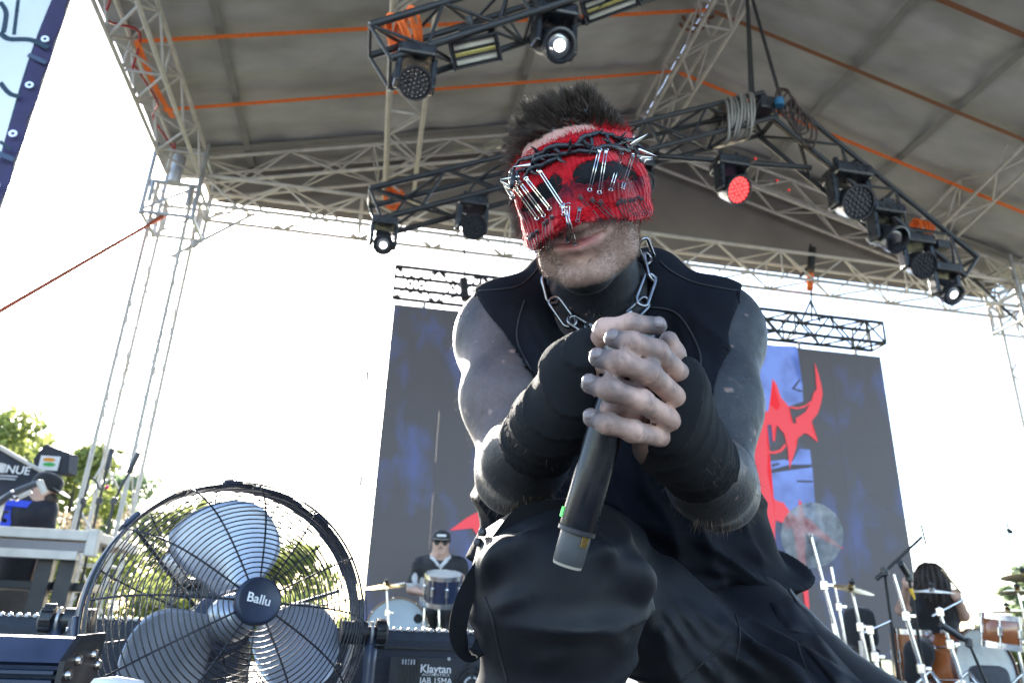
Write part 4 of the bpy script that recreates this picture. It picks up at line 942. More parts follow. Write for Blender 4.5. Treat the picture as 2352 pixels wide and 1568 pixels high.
# ---- left kit
KL = 'drums of the dark kit on the left'
drum('bass_drum', P(912, 1448, 6.5), (-.05, -1, 0), .26, .4, DARKSH, 'bass drum with pale blue front head beside the fan', KL, 8, mat('pale blue drum head', (.36, .44, .53), .35, 0, .2, 2), mat('tan hoop', (.3, .2, .13), .5))
drum('tom_drum', P(1018, 1352, 6.3), (-.03, -.28, 1), .155, .22, DARKSH, 'dark blue tom with tan underside in front of the capped drummer', KL, 8, None, None, TANH)
cymbal(P(888, 1345, 6.3), (-.12, -.1, 1), .19, 'bright cymbal catching the sun beside the fan')
def st2(xb, xt, yt, D, lab, **k): t = P(xt, yt, D); b = Vector((P(xb, 1500, D).x, t.y, 0)); return stand(b, t, lab, 'chrome stands of the left kit', **k)
st2(900, 888, 1346, 6.3, 'chrome stand under the bright cymbal beside the fan', boom=P(930, 1338, 6.3)); st2(965, 975, 1395, 6.35, 'low chrome stand between the left bass drum and tom'); st2(1050, 1045, 1330, 6.4, 'chrome stand right of the dark blue tom')
st2(1010, 1008, 1398, 6.2, 'chrome stand holding up the dark blue tom'); st2(1070, 1068, 1400, 6.2, 'low chrome stand beside the webbing strap')
# ================================================================ THE OTHER MUSICIANS
def sculpt_person(F, parent, name, m, color=None, relaxn=1):
    V, Q = F.mesh(); V, Q = clean(V, Q); V = relax(V, Q, relaxn); o = sculpt(name, V, Q, m, parent, color(V) if color else None); return V, Q, o
def bgpt(D): return lambda x, y, d=0.: np.array(P(x, y, D+d))
SK2 = mat('warm skin', (.48, .3, .23), .6, 0, .1, 30)
def figure(D, label, pts, h=.011, name='person', head_r=None):
    """torso, neck, head, arms and legs laid out from the joints in one continuous surface"""
    g = {k: bgpt(D)(*q) for k, q in pts.items()}
    al = np.array(list(g.values())); F = Field(al.min(0)-.28, al.max(0)+.28, h)
    F.ell(g['head'], (.075, .092, .105), None, .02); F.cap(g['head']+np.array([0, -.03, -.05]), g['head']+np.array([0, -.045, -.085]), .045, .035, .03)
    F.cap(g['head']+np.array([0, .02, -.06]), g['neck'], .05, .058, .03)
    if 'nose' in g: F.cap(g['head'], g['nose'], .03, .012, .02)
    F.cap(g['neck']-np.array([0, 0, .07]), g['hip'], .13, .13, .08); F.cap(g['shl'], g['shr'], .075, .075, .06)
    for s in ('l', 'r'):
        if 'el'+s in g: F.cap(g['sh'+s], g['el'+s], .055, .042, .03); F.cap(g['el'+s], g['ha'+s], .042, .028, .02); d = g['ha'+s]-g['el'+s]; d /= np.linalg.norm(d); F.ell(g['ha'+s]+d*.05, (.04, .03, .045), None, .02)
        if 'kn'+s in g: F.cap(g['hip']+(g['kn'+s]-g['hip'])*.12, g['kn'+s], .085, .065, .04); F.cap(g['kn'+s], g['ft'+s], .06, .045, .03); F.cap(g['ft'+s], g['ft'+s]+np.array([0, -.15, -.02]), .045, .04, .02)
    return g, F
def garment(g, D, fn, parent, name, m, h=.009, off=.014, color=None):
    al = np.array(list(g.values())); F = Field(al.min(0)-.3, al.max(0)+.3, h); fn(F, off); V, Q, o = sculpt_person(F, parent, name, m, color, 2)
    return V, Q, o
# capped drummer
D1 = 6.75
pts = dict(head=(1013, 1247), neck=(1010, 1282, .03), shl=(968, 1300, .03), shr=(1052, 1300, .03), hip=(1000, 1420, .05), ell=(945, 1352, .0), hal=(978, 1362, -.25), elr=(1072, 1350), har=(1060, 1330, -.25), knl=(960, 1420, -.3), ftl=(955, 1500, -.3), knr=(1050, 1420, -.3), ftr=(1055, 1500, -.3), nose=(1012, 1252, -.105))
g, F = figure(D1, '', pts)
d1 = thing('person', Vector(map(float, g['hip'])), 'drummer in cap, sunglasses and black and white jersey seated behind the left kit', 'person')
sculpt_person(F, d1, 'body', SK2)
def jers(F, o):
    F.cap(g['neck']-np.array([0, 0, .09]), g['hip'], .135+o, .145+o, .08); F.cap(g['shl'], g['shr'], .078+o, .078+o, .06)
    for s in 'lr': F.cap(g['sh'+s], g['sh'+s]*.25+g['el'+s]*.75, .06+o, .058+o, .03)
    F.cap(g['head']+np.array([0, -.02, -.1]), g['neck']+np.array([0, -.03, -.02]), .05, .07, .01, 's')
def jc(V):
    x, y, z = proj(V); c = np.tile(np.array([.016, .017, .022]), (len(V), 1)); w = np.array([.62, .63, .66])
    tors = np.linalg.norm((V-(g['neck']*.5+g['hip']*.5))[:, :2], axis=1) < .2; c[(y > 1318+2*np.sin(x*.2)) & tors & (x > 964) & (x < 1062)] = w
    sl = (np.linalg.norm(V-(g['shl']*.25+g['ell']*.75), axis=1) < .085); c[sl & (y > 1338) & (y < 1350)] = w
    vn = np.abs((y-1283)-np.abs(x-1013)*-1.1-20); c[(np.abs(y-(1303-np.abs(x-1012)*1.15)) < 4) & (np.abs(x-1012) < 24)] = w; c[(np.hypot((x-953)*1.3, (y-1328)*.7) < 9)] = w
    return c
JM = mat('jersey cloth', (1, 1, 1), .8, 0, .15, 20, attr='Col'); garment(g, D1, jers, d1, 'jersey', JM, color=jc)
def trs(F, o):
    for s in 'lr': F.cap(g['hip'], g['kn'+s], .1+o, .075+o, .04); F.cap(g['kn'+s], g['ft'+s]+np.array([0, 0, .05]), .072+o, .06+o, .03)
garment(g, D1, trs, d1, 'trousers', BLACKF)
hc = Vector(map(float, g['head'])); fwd1 = (CAMPOS-hc); fwd1.z = 0; fwd1.normalize(); HB = basis(hc, fwd1.cross(Vector((0, 0, 1)))*-1, fwd1, (0, 0, 1))
cp = lathe('cap', HB @ T((0, -.01, .02)) @ Matrix.Diagonal((1, 1.2, 1, 1)), [(.088, -.01), (.09, .02), (.082, .065), (.05, .095), (0, .102)], BLACKF, d1, 24)
bg = Bag(); v, f = lathe_data([(0, 0), (.075, 0), (.075, .008), (0, .008)], 20); bg.add(v, f, HB @ T((0, .09, .022)) @ RX(-12) @ Matrix.Diagonal((1, 1, 1, 1))); bg.build('cap_brim', BLACKF, cp)
box('cap_lettering', HB @ T((0, .098, .058)) @ RX(12), (.085, .006, .022), mat('white cap print', (.7, .7, .72), .7), cp, .004)
for s in (-1, 1): lathe('sunglasses', HB @ T((s*.034, .088, .0)) @ RX(-90), [(0, -.004), (.026, -.004), (.029, 0), (.026, .004), (0, .004)], mat('dark glass', (.006, .006, .008), .35, spec=.3), d1, 16)
box('sunglasses_bridge', HB @ T((0, .09, .008)), (.03, .006, .006), BLACKP, d1, .001)
tube('collar', [HB @ Vector((s*.062*abs(t)**.8, .03+.05*(1-abs(t)), -.125-.085*(1-abs(t)))) for t, s in ((-1, -1), (-.5, -1), (0, 1), (.5, 1), (1, 1))], .010, mat('white collar', (.62, .62, .64), .8), d1, 6)
box('mouth', HB @ T((0, .104, -.058)), (.04, .006, .007), mat('lips', (.3, .13, .11), .5), d1, .002)
stl = thing('drum_stool', (g['hip'][0], g['hip'][1], 0), 'drum stool under the capped drummer', 'stool'); lathe('seat', T(Vector(map(float, g['hip']))-Vector((0, 0, .17))), [(0, -.04), (.15, -.04), (.17, 0), (.15, .03), (0, .035)], BLACKP, stl, 20); rod('pole', (g['hip'][0], g['hip'][1], 0), Vector(map(float, g['hip']))-Vector((0, 0, .2)), .025, CHROME, stl)
# long haired drummer
D2 = 5.35
pts = dict(head=(2140, 1338), neck=(2140, 1376, .02), shl=(2098, 1392), shr=(2182, 1392), hip=(2150, 1490, .03), ell=(2072, 1400, -.1), hal=(2082, 1350, -.2), elr=(2212, 1412, -.1), har=(2200, 1378, -.15), knl=(2110, 1500, -.3), ftl=(2105, 1570, -.3), knr=(2215, 1500, -.3), ftr=(2225, 1570, -.3))
g2, F = figure(D2, '', pts); g = g2
d2_ = thing('person', Vector(map(float, g['hip'])), 'long haired drummer in a black shirt with one arm raised behind the right kit', 'person')
sculpt_person(F, d2_, 'body', SK2)
def tee(F, o):
    F.cap(g['neck']-np.array([0, 0, .07]), g['hip'], .14+o, .15+o, .08); F.cap(g['shl'], g['shr'], .078+o, .078+o, .06)
    for s in 'lr': F.cap(g['sh'+s], g['sh'+s]*.6+g['el'+s]*.4, .06+o, .058+o, .03)
    F.cap(g['head']+np.array([0, -.02, -.1]), g['neck']+np.array([0, -.03, -.0]), .05, .065, .01, 's')
garment(g, D2, tee, d2_, 'shirt', BLACKF)
garment(g, D2, trs, d2_, 'trousers', BLACKF)
hc2 = g['head']; Fh2 = Field(hc2-.32, hc2+.25, .01); Fh2.ell(hc2+np.array([0, 0, .02]), (.098, .115, .118), None, 0); Fh2.ell(hc2+np.array([0, -.02, -.1]), (.098, .10, .12), None, .05)
V, Q = Fh2.mesh(); HM2 = mat('long brown hair', (.03, .018, .014), .55, 0, .4, 90); V = V+vnormals(V, Q)*(.012*(np.sin(np.arctan2(V[:, 0]-hc2[0], V[:, 1]-hc2[1])*17+4*fbm(V, 9, 2))))[:, None]; sculpt('hair', V, Q, HM2, d2_)
q, nn = sample_surface(V, Q, 2600); dv = nn*.35+np.array([0, 0, -1.])+RNG.normal(size=q.shape)*.2; dv /= np.linalg.norm(dv, axis=1, keepdims=True); strands('hair_strands', q, dv,   .05+.06*RNG.random(len(q)), .003, HM2, d2_, seg=2)
rod('drumstick', Vector(map(float, g['har']))+Vector((.0, -.04, .05)), Vector(map(float, g['har']))+Vector((-.25, -.2, .18)), .008, mat('pale wood', (.55, .4, .25), .6), d2_)
stl = thing('drum_stool', (g['hip'][0], g['hip'][1], 0), 'drum stool under the long haired drummer', 'stool'); lathe('seat', T(Vector(map(float, g['hip']))-Vector((0, 0, .17))), [(0, -.04), (.15, -.04), (.17, 0), (.15, .03), (0, .035)], BLACKP, stl, 20); rod('pole', (g['hip'][0], g['hip'][1], 0), Vector(map(float, g['hip']))-Vector((0, 0, .2)), .02, CHROME, stl)
# technician behind the table
D3 = 5.55
pts = dict(head=(106, 1122), neck=(84, 1152, .03), shl=(42, 1172, .1), shr=(98, 1172, -.06), hip=(38, 1345), elr=(105, 1262, -.05), har=(72, 1360, -.05), ell=(20, 1270, .2), hal=(30, 1330, .25), knl=(40, 1470, .1), ftl=(45, 1600, .1), knr=(55, 1470, -.05), ftr=(60, 1600, -.05), nose=(128, 1130))
g3, F = figure(D3, '', pts); g = g3
d3 = thing('person', Vector(map(float, g['ftr'])), 'technician in dark cap and jersey with blue number behind the silver table', 'person')
sculpt_person(F, d3, 'body', SK2)
def j3(F, o):
    F.cap(g['neck']-np.array([0, 0, .09]), g['hip']+np.array([0, 0, .06]), .14+o, .15+o, .08); F.cap(g['shl'], g['shr'], .085+o, .085+o, .06)
    for s in 'lr': F.cap(g['sh'+s], g['sh'+s]*.45+g['el'+s]*.55, .065+o, .062+o, .03)
Vj, Qj, oj = garment(g, D3, j3, d3, 'jersey', mat('navy jersey', (.012, .015, .026), .8, 0, .2, 20))
def t3(F, o):
    for s in 'lr': F.cap(g['hip'], g['kn'+s], .125+o, .085+o, .05); F.cap(g['kn'+s], g['ft'+s]+np.array([0, 0, .05]), .08+o, .065+o, .03)
    F.ell(g['hip'], (.15, .13, .14), None, .05)
garment(g, D3, t3, d3, 'trousers', mat('grey trousers', (.09, .085, .09), .85, 0, .2, 20))
jb = bvh_of(Vj, Qj); BLUEP = mat('blue print', (.03, .08, .75), .6)
MATS.pop('blue print', None); BLUEP = mat('royal blue print', (.02, .06, .6), .6)
def on_j(x, y):
    h, n = ray_hit(jb, x, y); return (h+n*.004) if h is not None else None
for s_, size, x, y in (('3', .2, 17, 1190), ('STAGE', .05, 42, 1158)):
    p = on_j(x, y)
    if p is not None:
        n = (CAMPOS-p); n.z = 0; n.normalize(); M = basis(p+n*.05, Vector((0, 0, 1)).cross(n), (0, 0, 1), n)
        if s_ == '3': text('3', size, M, BLUEP, d3, .02, off=.008)
        else: box('name_band', M, (.2, .05, .02), BLUEP, d3, .004)
hc = Vector(map(float, g['head'])); HB = basis(hc, Vector((0, 1, 0)), Vector((1, -.1, -.15)), (0, 0, 1)); HB = basis(hc, Vector((.1, 1, 0)), Vector((1, -.1, -.35)), Vector((1, -.1, -.35)).cross(Vector((.1, 1, 0)))*-1 if Vector((1, -.1, -.35)).cross(Vector((.1, 1, 0))).z < 0 else Vector((1, -.1, -.35)).cross(Vector((.1, 1, 0))))
cp = lathe('cap', HB @ T((0, -.01, .02)) @ Matrix.Diagonal((1, 1.2, 1, 1)), [(.09, -.02), (.092, .02), (.084, .065), (.05, .095), (0, .102)], BLACKF, d3, 24); bg = Bag(); v, f = lathe_data([(0, 0), (.08, 0), (.08, .008), (0, .008)], 20); bg.add(v, f, HB @ T((0, .1, .02)) @ RX(-12)); bg.build('cap_brim', BLACKF, cp)
Fb = Field(g['head']-.2, g['head']+.2, .009); Fb.ell(g['head']+np.array([.04, -.01, -.075]), (.06, .065, .05), None, 0); V, Q = Fb.mesh(); sculpt('beard', V, Q, mat('dark beard', (.05, .035, .03), .8, 0, .3, 80), d3)
# ---- table, consoles, stands at the left
tz = PY(60, 1210, 5.0).z; x1 = PY(222, 1235, 5.0).x
tb = thing('equipment_table', (x1-1.2, 5.3, -.32), 'silver edged equipment table on dark legs behind the fan at the left', 'table')
box('top', T((x1-1.25, 5.45, tz-.03)), (2.5, .9, .06), ALU, tb, .006); box('apron', T((x1-1.26, 5.02, tz-.10)), (2.46, .05, .055), mat('grey rail', (.18, .17, .18), .5, .3), tb, .004); box('lower_rail', T((x1-1.28, 5.0, tz-.15)), (2.4, .05, .05), ALU, tb, .004)
for x in (150, 98): X = PY(x, 1300, 5.05).x; box('leg', T((X, 5.1, (tz-.17-.32)/2)), (.09 if x != 40 else .05, .07, tz-.17+.32), BLACKM, tb, .004)
box('corner_cap', T((x1-.02, 5.02, tz-.07)), (.06, .08, .16), ALU, tb, .01)
box('shelf', T((x1-.45, 5.3, tz-.32)), (.8, .3, .05), BLACKM, tb, .006); rod('strut', (x1-.75, 5.2, tz-.2), (x1-.45, 5.2, -.2), .03, BLACKM, tb)
mx = thing('mixing_console', (PY(40, 1120, 6.3).x, 6.3, -.32), 'tilted black back of a mixing console with white lettering at the left edge', 'mixing console')
qd = [PY(-120, 965, 6.3), PY(-2, 1028, 6.3), PY(103, 1088, 6.3), PY(84, 1122, 6.25), PY(40, 1150, 6.2), PY(-120, 1175, 6.2)]
v = [p for p in qd]+[p+Vector((0, .12, 0)) for p in qd]; k = 6; rod('post', Vector((PY(20, 1140, 6.3).x, 6.34, -.32)), PY(20, 1140, 6.34), .04, BLACKM, mx); world_part('back_panel', v, [tuple(range(k)), tuple(range(2*k-1, k-1, -1))]+[(i, k+i, k+(i+1) % k, (i+1) % k) for i in range(k)], mat('console black', (.022, .024, .034), .6, 0, .2, 30), mx)
rod('edge_trim', PY(-2, 1026, 6.28), PY(104, 1087, 6.28), .016, ALU, mx)
text('VENUE', .085, basis(PY(26, 1078, 6.22), PY(50, 1082, 6.22)-PY(0, 1076, 6.22), (0, 0, 1), (0, -1, 0)), WHITEP, mx, off=.001); box('logo_dot', T(PY(2, 1074, 6.24)), (.07, .006, .07), WHITEP, mx, .02)
for i in range(2): box('small_print', T(PY(14, 1092+7*i, 6.21)), (.16-.03*i, .004, .012), mat('grey print', (.4, .4, .42), .6), mx, 0)
sp_ = thing('small_speaker', (PY(118, 1060, 6.5).x, 6.5, -.32), 'small dark speaker box with an orange and green label on a post', 'speaker')
qd = [PY(76, 1054, 6.5), PY(105, 1019, 6.5), PY(161, 1041, 6.5), PY(157, 1085, 6.5), PY(140, 1090, 6.5), PY(80, 1078, 6.5)]; k = 6
v = qd+[p+Vector((.03, .1, 0)) for p in qd]; world_part('cabinet', v, [tuple(range(k)), tuple(range(2*k-1, k-1, -1))]+[(i, k+i, k+(i+1) % k, (i+1) % k) for i in range(k)], mat('console black', (.022, .024, .034), .6), sp_)
yy = 6.49; bx_ = lambda x, y, w, h, m, d=0.: box('label', T(PY(x, y, yy-d)), (w, .003, h), m, sp_, 0)
bx_(113, 1063, .145, .115, WHITEP)
for y, m_ in ((1055, mat('orange print', (.8, .3, .03), .6)), (1066, mat('green print', (.05, .4, .08), .6))): lathe('label_mark', basis(PY(113, y, yy-.004), (1, 0, 0), (0, 0, 1), (0, -1, 0)) @ Matrix.Diagonal((1, .33, 1, 1)), [(0, 0), (.046, 0), (.046, .002), (0, .002)], m_, sp_, 18)
rod('post', PY(122, 1085, 6.58), Vector((PY(122, 1085, 6.58).x, 6.58, -.32)), .03, BLACKM, sp_)
am = thing('monitor_arm', PY(60, 1135, 5.0), 'silver jointed arm with bolts in front of the technician', 'arm')
tube('bar', spline([PY(-10, 1160, 5.1), PY(18, 1140, 5.05), PY(50, 1124, 5.03), PY(92, 1108, 5.0)], 5), .024, mat('dull cord tip', (.1, .1, .11), .4, .6), am, 8); rod('end_bracket', PY(90, 1104, 4.99), PY(103, 1132, 4.99), .02, ALU, am); rod('post', PY(4, 1155, 5.1), Vector((PY(4, 1155, 5.1).x, 5.1, tz)), .02, ALU, am)
for x, y in ((28, 1128), (34, 1138), (26, 1146), (38, 1148)): lathe('bolt', T(PY(x, y, 4.99)), [(0, -.012), (.014, 0), (0, .012)], CHROME, am, 8)
rod('lever', PY(44, 1142, 5.0), PY(72, 1128, 5.0), .014, ALU, am)
q = PY(247, 1072, 5.6); mic_stand([Vector((PY(215, 1240, 5.6).x, 5.6, -.32)), PY(228, 1150, 5.6), q], 'black microphone stand leaning in front of the left tower', 'microphone stands at the left')
mic_stand([Vector((PY(250, 1230, 5.4).x, 5.4, -.32)), PY(262, 1150, 5.4), PY(298, 1080, 5.4)], 'black boom microphone stand right of the other one at the left tower', 'microphone stands at the left')
ms = mic_stand([Vector((PY(180, 1220, 6.0).x, 6.0, -.32)), PY(192, 1150, 6.0), PY(206, 1095, 6.0)], 'thin black stand behind the technician with a pink tipped gooseneck', 'microphone stands at the left', False); tube('gooseneck', spline([PY(206, 1095, 6.), PY(220, 1105, 6.), PY(228, 1122, 6.), PY(238, 1124, 6.)], 5), .007, BLACKM, ms, 6); lathe('tip', T(PY(246, 1118, 6.0)), [(0, -.02), (.018, 0), (0, .02)], mat('pink tip', (.8, .02, .2), .5), ms, 8)
# things seen through the fan
rk = thing('equipment_rack', (PY(480, 1330, 3.6).x, 3.6, 0), 'dark equipment stand seen through the fan cage', 'rack')
for x in (478, 545): X = PY(x, 1340, 3.6).x; rod('post', (X, 3.6, 0), PY(x, 1330 if x == 478 else 1250, 3.6), .03, BLACKM, rk)
for y in (1338, 1362): rod('rail', PY(405, y, 3.6), PY(560, y+2, 3.6), .022, BLACKM, rk)
spt = thing('small_lamp', PY(420, 1295, 3.4), 'small silver tube lamp seen through the fan cage', 'lamp'); rod('tube', PY(390, 1278, 3.4), PY(435, 1312, 3.4), .055, ALU_D, spt, 16); rod('back', PY(385, 1274, 3.4), PY(394, 1281, 3.4), .05, BLACKP, spt, 16); rod('post', Vector((PY(410, 1300, 3.42).x, 3.42, 0)), PY(410, 1296, 3.42), .014, BLACKM, spt)
# ================================================================ TREES AND BUSHES
LEAFM = mat('sunlit leaves', (.22, .25, .075), .6, 0, .45, .9, transl=.68); LEAFD = mat('grey green leaves', (.17, .22, .12), .6, 0, .4, .9, transl=.62)
BARK = mat('bark', (.09, .07, .05), .9, 0, .3, 5); FLOW = mat('dry cream flowers', (.48, .38, .25), .9, 0, .25, 6, transl=.3)
def foliage(name, root, blobs, n, size, m, flat_=.6):
    c = np.array([b[0] for b in blobs]); r = np.array([b[1] for b in blobs]); w = r**2/np.sum(r**2)
    i = RNG.choice(len(blobs), n, p=w); d = RNG.normal(size=(n, 3)); d /= np.linalg.norm(d, axis=1, keepdims=True)
    cl = np.floor(RNG.random(n)*40); ph = (cl*2.399)
    rad_ = r[i]*(.45+.55*RNG.random(n)**.5)*(.78+.32*np.sin(ph*3.1+i)*np.cos(d[:, 0]*6+ph)); p = c[i]+d*rad_[:, None]*np.array([1, 1, .85])
    u = RNG.normal(size=(n, 3)); u /= np.linalg.norm(u, axis=1, keepdims=True); v = np.cross(u, d+RNG.normal(size=(n, 3))*.6); v /= np.maximum(np.linalg.norm(v, axis=1, keepdims=True), 1e-6)
    s = size*(.5+RNG.random(n))[:, None]; V = np.stack([p-u*s, p-v*s*flat_*.6, p+u*s, p+v*s*flat_*.6], 1).reshape(-1, 3); F = np.arange(n*4).reshape(-1, 4)
    L = np.array(WM[root].translation); me = npmesh(name, V-L, F, False); me.materials.append(m); return new_ob(name, me, T(Vector(map(float, L))), root)
def tree(x, y, h, cr, label, n=2600, m=LEAFM, group='trees behind the stage', seed=0, leaf=.16, trunk=.16):
    rs = random.Random(seed); root = thing('tree', (x, y, -1.2), label, 'tree', group); b = Bag(); top = Vector((x+rs.uniform(-.3, .3), y, -1.2+h*.75))
    b.tube(spline([Vector((x, y, -1.25)), Vector((x+.1, y, -1.2+h*.35)), top], 4), trunk, 8, taper=lambda t: 1-.75*t); blobs = []
    for k in range(9):
        a = k*2.4+rs.random(); zz = -1.2+h*(.35+.62*(k/9)); rr = cr*(.65 if 1 < k < 7 else .4)*rs.uniform(.6, 1.1); e = Vector((x+math.cos(a)*rr, y+math.sin(a)*rr*.8, zz+cr*.15)); st_ = Vector((x, y, -1.2+h*(.22+.4*k/9)))
        b.tube(spline([st_, st_.lerp(e, .5)+Vector((0, 0, .1)), e], 3), trunk*.4, 5, taper=lambda t: 1-.8*t); blobs.append((np.array(e), cr*rs.uniform(.35, .58)))
    blobs.append((np.array((top.x, top.y, -1.2+h*.93)), cr*.35)); b.build('trunk', BARK, root, True); foliage('crown', root, blobs, n, leaf, m); return root
def at_px(x, y, Y): p = PY(x, y, Y); return p
for i, (x, y, Y, cr, lab, mm) in enumerate(((-20, 950, 22, 2.1, 'tall loose tree at the left edge with leaf tufts above the console', LEAFM), (62, 1000, 26, 2.2, 'bright green tree behind the mixing console', LEAFM), (205, 1018, 24, 1.7, 'bright leafy tree behind the small speaker and microphone stands', LEAFM), (150, 1045, 28, 2.0, 'greyish tree between the two bright trees', LEAFD), (285, 1085, 30, 1.7, 'pale tree just left of the fan top behind the tower', LEAFD),
        (2345, 1300, 24, 1.0, 'small dark tree at the right edge behind the cymbals', LEAFD), (2262, 1440, 26, .7, 'low tree top between the drummer and the amber rack tom', LEAFD), (2320, 1462, 26, .7, 'low bush top right of the amber rack tom', LEAFM), (420, 1175, 30, 2.2, 'sunlit tree seen through the left part of the fan', LEAFM), (560, 1235, 32, 2.2, 'sunlit tree seen through the middle of the fan behind the hub', LEAFM), (690, 1262, 30, 1.9, 'sunlit tree seen through the right part of the fan', LEAFM))):
    p = PY(x, y, Y); tree(p.x, Y, p.z+1.2, cr, lab, 2600, mm, seed=i, leaf=.15)
for i, (x, y, Y, cr) in enumerate(((165, 1195, 12, .8), (245, 1180, 13, .9), (120, 1215, 12.5, .7), (330, 1250, 13, 1.), (430, 1285, 12, .9), (540, 1330, 13, .9), (640, 1350, 13.5, .9), (720, 1375, 13, .7))):
    p = PY(x, y, Y); root = thing('bush', (p.x, Y, -1.2), ['yellow green bush with dry cream flower heads beside the technician', 'yellow green bush behind the leaning microphone stands', 'low bush behind the technician\'s shoulder', 'bush at the left rim of the fan', 'bush seen through the fan left of its blades', 'bush seen through the fan just left of the hub', 'bush seen through the fan right of the hub', 'bush at the right rim of the fan'][i], 'bush', 'bushes behind the stage')
    h = p.z+1.2; b = Bag(); rs = random.Random(i); blobs = []
    for k in range(8):
        e = Vector((p.x+rs.uniform(-cr, cr)*.8, Y+rs.uniform(-.4, .4), -1.2+h*rs.uniform(.35, .85))); b.rod((p.x+rs.uniform(-.15, .15), Y, -1.22), e, .02, 5, .008); blobs.append((np.array(e), cr*rs.uniform(.4, .6)))
    b.build('stem', BARK, root); foliage('leaves', root, blobs, 1500, .075, LEAFM)
    if i in (0, 1, 2): foliage('flower_head', root, [(np.array((p.x+dx*cr, Y-.4, -1.2+h*q)), .16) for dx, q in ((-.5, .95), (.1, .85), (.5, .98), (-.1, .7))], 500, .035, FLOW)
# ================================================================ THE SINGER
HO = pp_(1330, 446, .975)                                   # head centre at eye level
_vy = np.array(CAMPOS)-HO; _vy /= np.linalg.norm(_vy)       # towards the lens
_vx = np.array(_r); _vx -= _vy*(_vx@_vy); _vx /= np.linalg.norm(_vx); _vz = np.cross(_vx, _vy)
if _vz@np.array(_u) < 0: _vz = -_vz
def _rot(ax, a, v):
    return np.array(Matrix.Rotation(a, 3, Vector(ax)) @ Vector(v))
hx, hy, hz = _vx, _vy, _vz
for ax, a in ((_vy, rad(12.5)), ):                          # roll: crown leans to the picture's left
    hx, hz = _rot(ax, a, hx), _rot(ax, a, hz)
a = rad(-9.); hx, hy = _rot(hz, a, hx), _rot(hz, a, hy)      # yaw: nose a little to the picture's left
a = rad(5.); hy, hz = _rot(hx, a, hy), _rot(hx, a, hz)      # nod
HR = np.stack([hx, hy, hz], 1)
JAW = .88                                                     # lower face foreshortened by the tilt of the head
def hd(p): p = np.array(p, float); p[2] *= JAW if p[2] < 0 else 1; return HO+HR@p
def h_local(V): q = (np.asarray(V)-HO)@HR; q[..., 2] = np.where(q[..., 2] < 0, q[..., 2]/JAW, q[..., 2]); return q
def head_prims(F):
    def e(c, r, k, op='u'): F.ell(hd(c), r, HR, k, op)
    e((0, -.018, .036), (.072, .1, .084), 0)
    e((0, .022, -.025), (.057, .07, .086), .03)
    for s in (-1, 1):
        F.chain([hd((s*.055, -.012, -.045)), hd((s*.039, .03, -.086)), hd((s*.012, .070, -.108))], [.017, .018, .017], .03)
        F.cap(hd((s*.035, .06, -.02)), hd((s*.041, .045, -.03)), .022, .022, .03)
        e((s*.074, -.014, -.012), (.010, .022, .032), .01)
        F.ell(hd((s*.011, .099, -.027)), (.010, .010, .008), HR, .008)
    e((0, .078, -.104), (.026, .018, .018), .02)
    e((0, .074, -.052), (.034, .02, .026), .02)
    F.cap(hd((-.042, .072, .022)), hd((.042, .072, .022)), .018, .018, .025)
    F.cap(hd((0, .088, .005)), hd((0, .106, -.022)), .009, .012, .015)
    F.chain([hd((-.030, .083, -0.0535)), hd((-.01, .0935, -0.0490)), hd((0, .0945, -0.0505)), hd((.01, .0935, -0.0480)), hd((.030, .083, -0.0490))], [.0025, .0052, .0045, .0052, .0025], .006)
    F.chain([hd((-.026, .0845, -0.0565)), hd((0, .0925, -0.0610)), hd((.026, .0845, -0.0525))], [.003, .0068, .003], .006)
    F.chain([hd((-.034, .086, -0.0545)), hd((0, .0995, -0.0555)), hd((.034, .086, -0.0488))], [.0022, .003, .0022], .003, 's')
    F.chain([hd((-.02, .097, -0.0800)), hd((.02, .097, -0.0800))], [.006, .006], .012, 's')
NB = pp_(1390, 735, 1.10); CH = pp_(1400, 860, 1.19); BL = pp_(1460, 1180, 1.17); PV = pp_(1540, 1360, 1.2)
SL, SR = pp_(1164, 768, 1.10), pp_(1636, 764, 1.10)
EL, ER = pp_(1180, 1092, .90), pp_(1652, 1128, .90)
WL, WR = pp_(1268, 965, .735), pp_(1580, 1030, .73)
lo = np.array([-.12, .35, .22]); hi = np.array([.72, 1.42, 1.08])
BODY = Field(lo, hi, .0028)
def neck(F, o=0.):
    F.cap(hd((0, -.035, -.06)), NB+np.array([0, .02, -.02]), .057+o, .066+o, .02)
def torso(F, o=0.):
    F.ell(CH, (.165+o, .105+o, .19+o), None, .05); F.ell(BL, (.165+o, .11+o, .2+o), None, .08)
    F.cap(pp_(1285, 668, 1.12), SL+np.array([.02, .01, .0]), .05+o, .05+o, .04); F.cap(pp_(1490, 662, 1.12), SR+np.array([-.02, .01, .0]), .05+o, .05+o, .04)
    for S in (SL, SR): F.cap(NB+np.array([0, .03, -.05]), S+np.array([0, .02, -.005]), .062+o, .056+o, .05)
def arm(F, S, E, Wp, o=0., k=.03):
    mid = S*.5+E*.5; out = np.array(_r)*(1 if S is SR else -1); oo = out*(.007 if S is SL else .002)
    F.cap(S, mid+oo, .056+o, .050+o, k); F.cap(mid+oo, E, .050+o, .040+o, .05)
    F.ell(S+out*.006-np.array([0, 0, .008]), (.058+o, .060+o, .068+o), None, .06)
    m2 = E*.66+Wp*.34
    F.cap(E, m2, .041+o, .044+o, k); F.cap(m2, Wp, .044+o, .03+o, k)
def fingers(F, spec, k=.004):
    for pts, rs in spec:
        F.chain([pp_(*q) for q in pts], [r*.93 for r in rs], k)
        for j in (1, 2): F.ell(pp_(*pts[j]), (rs[j]*.955,)*3, None, .004)
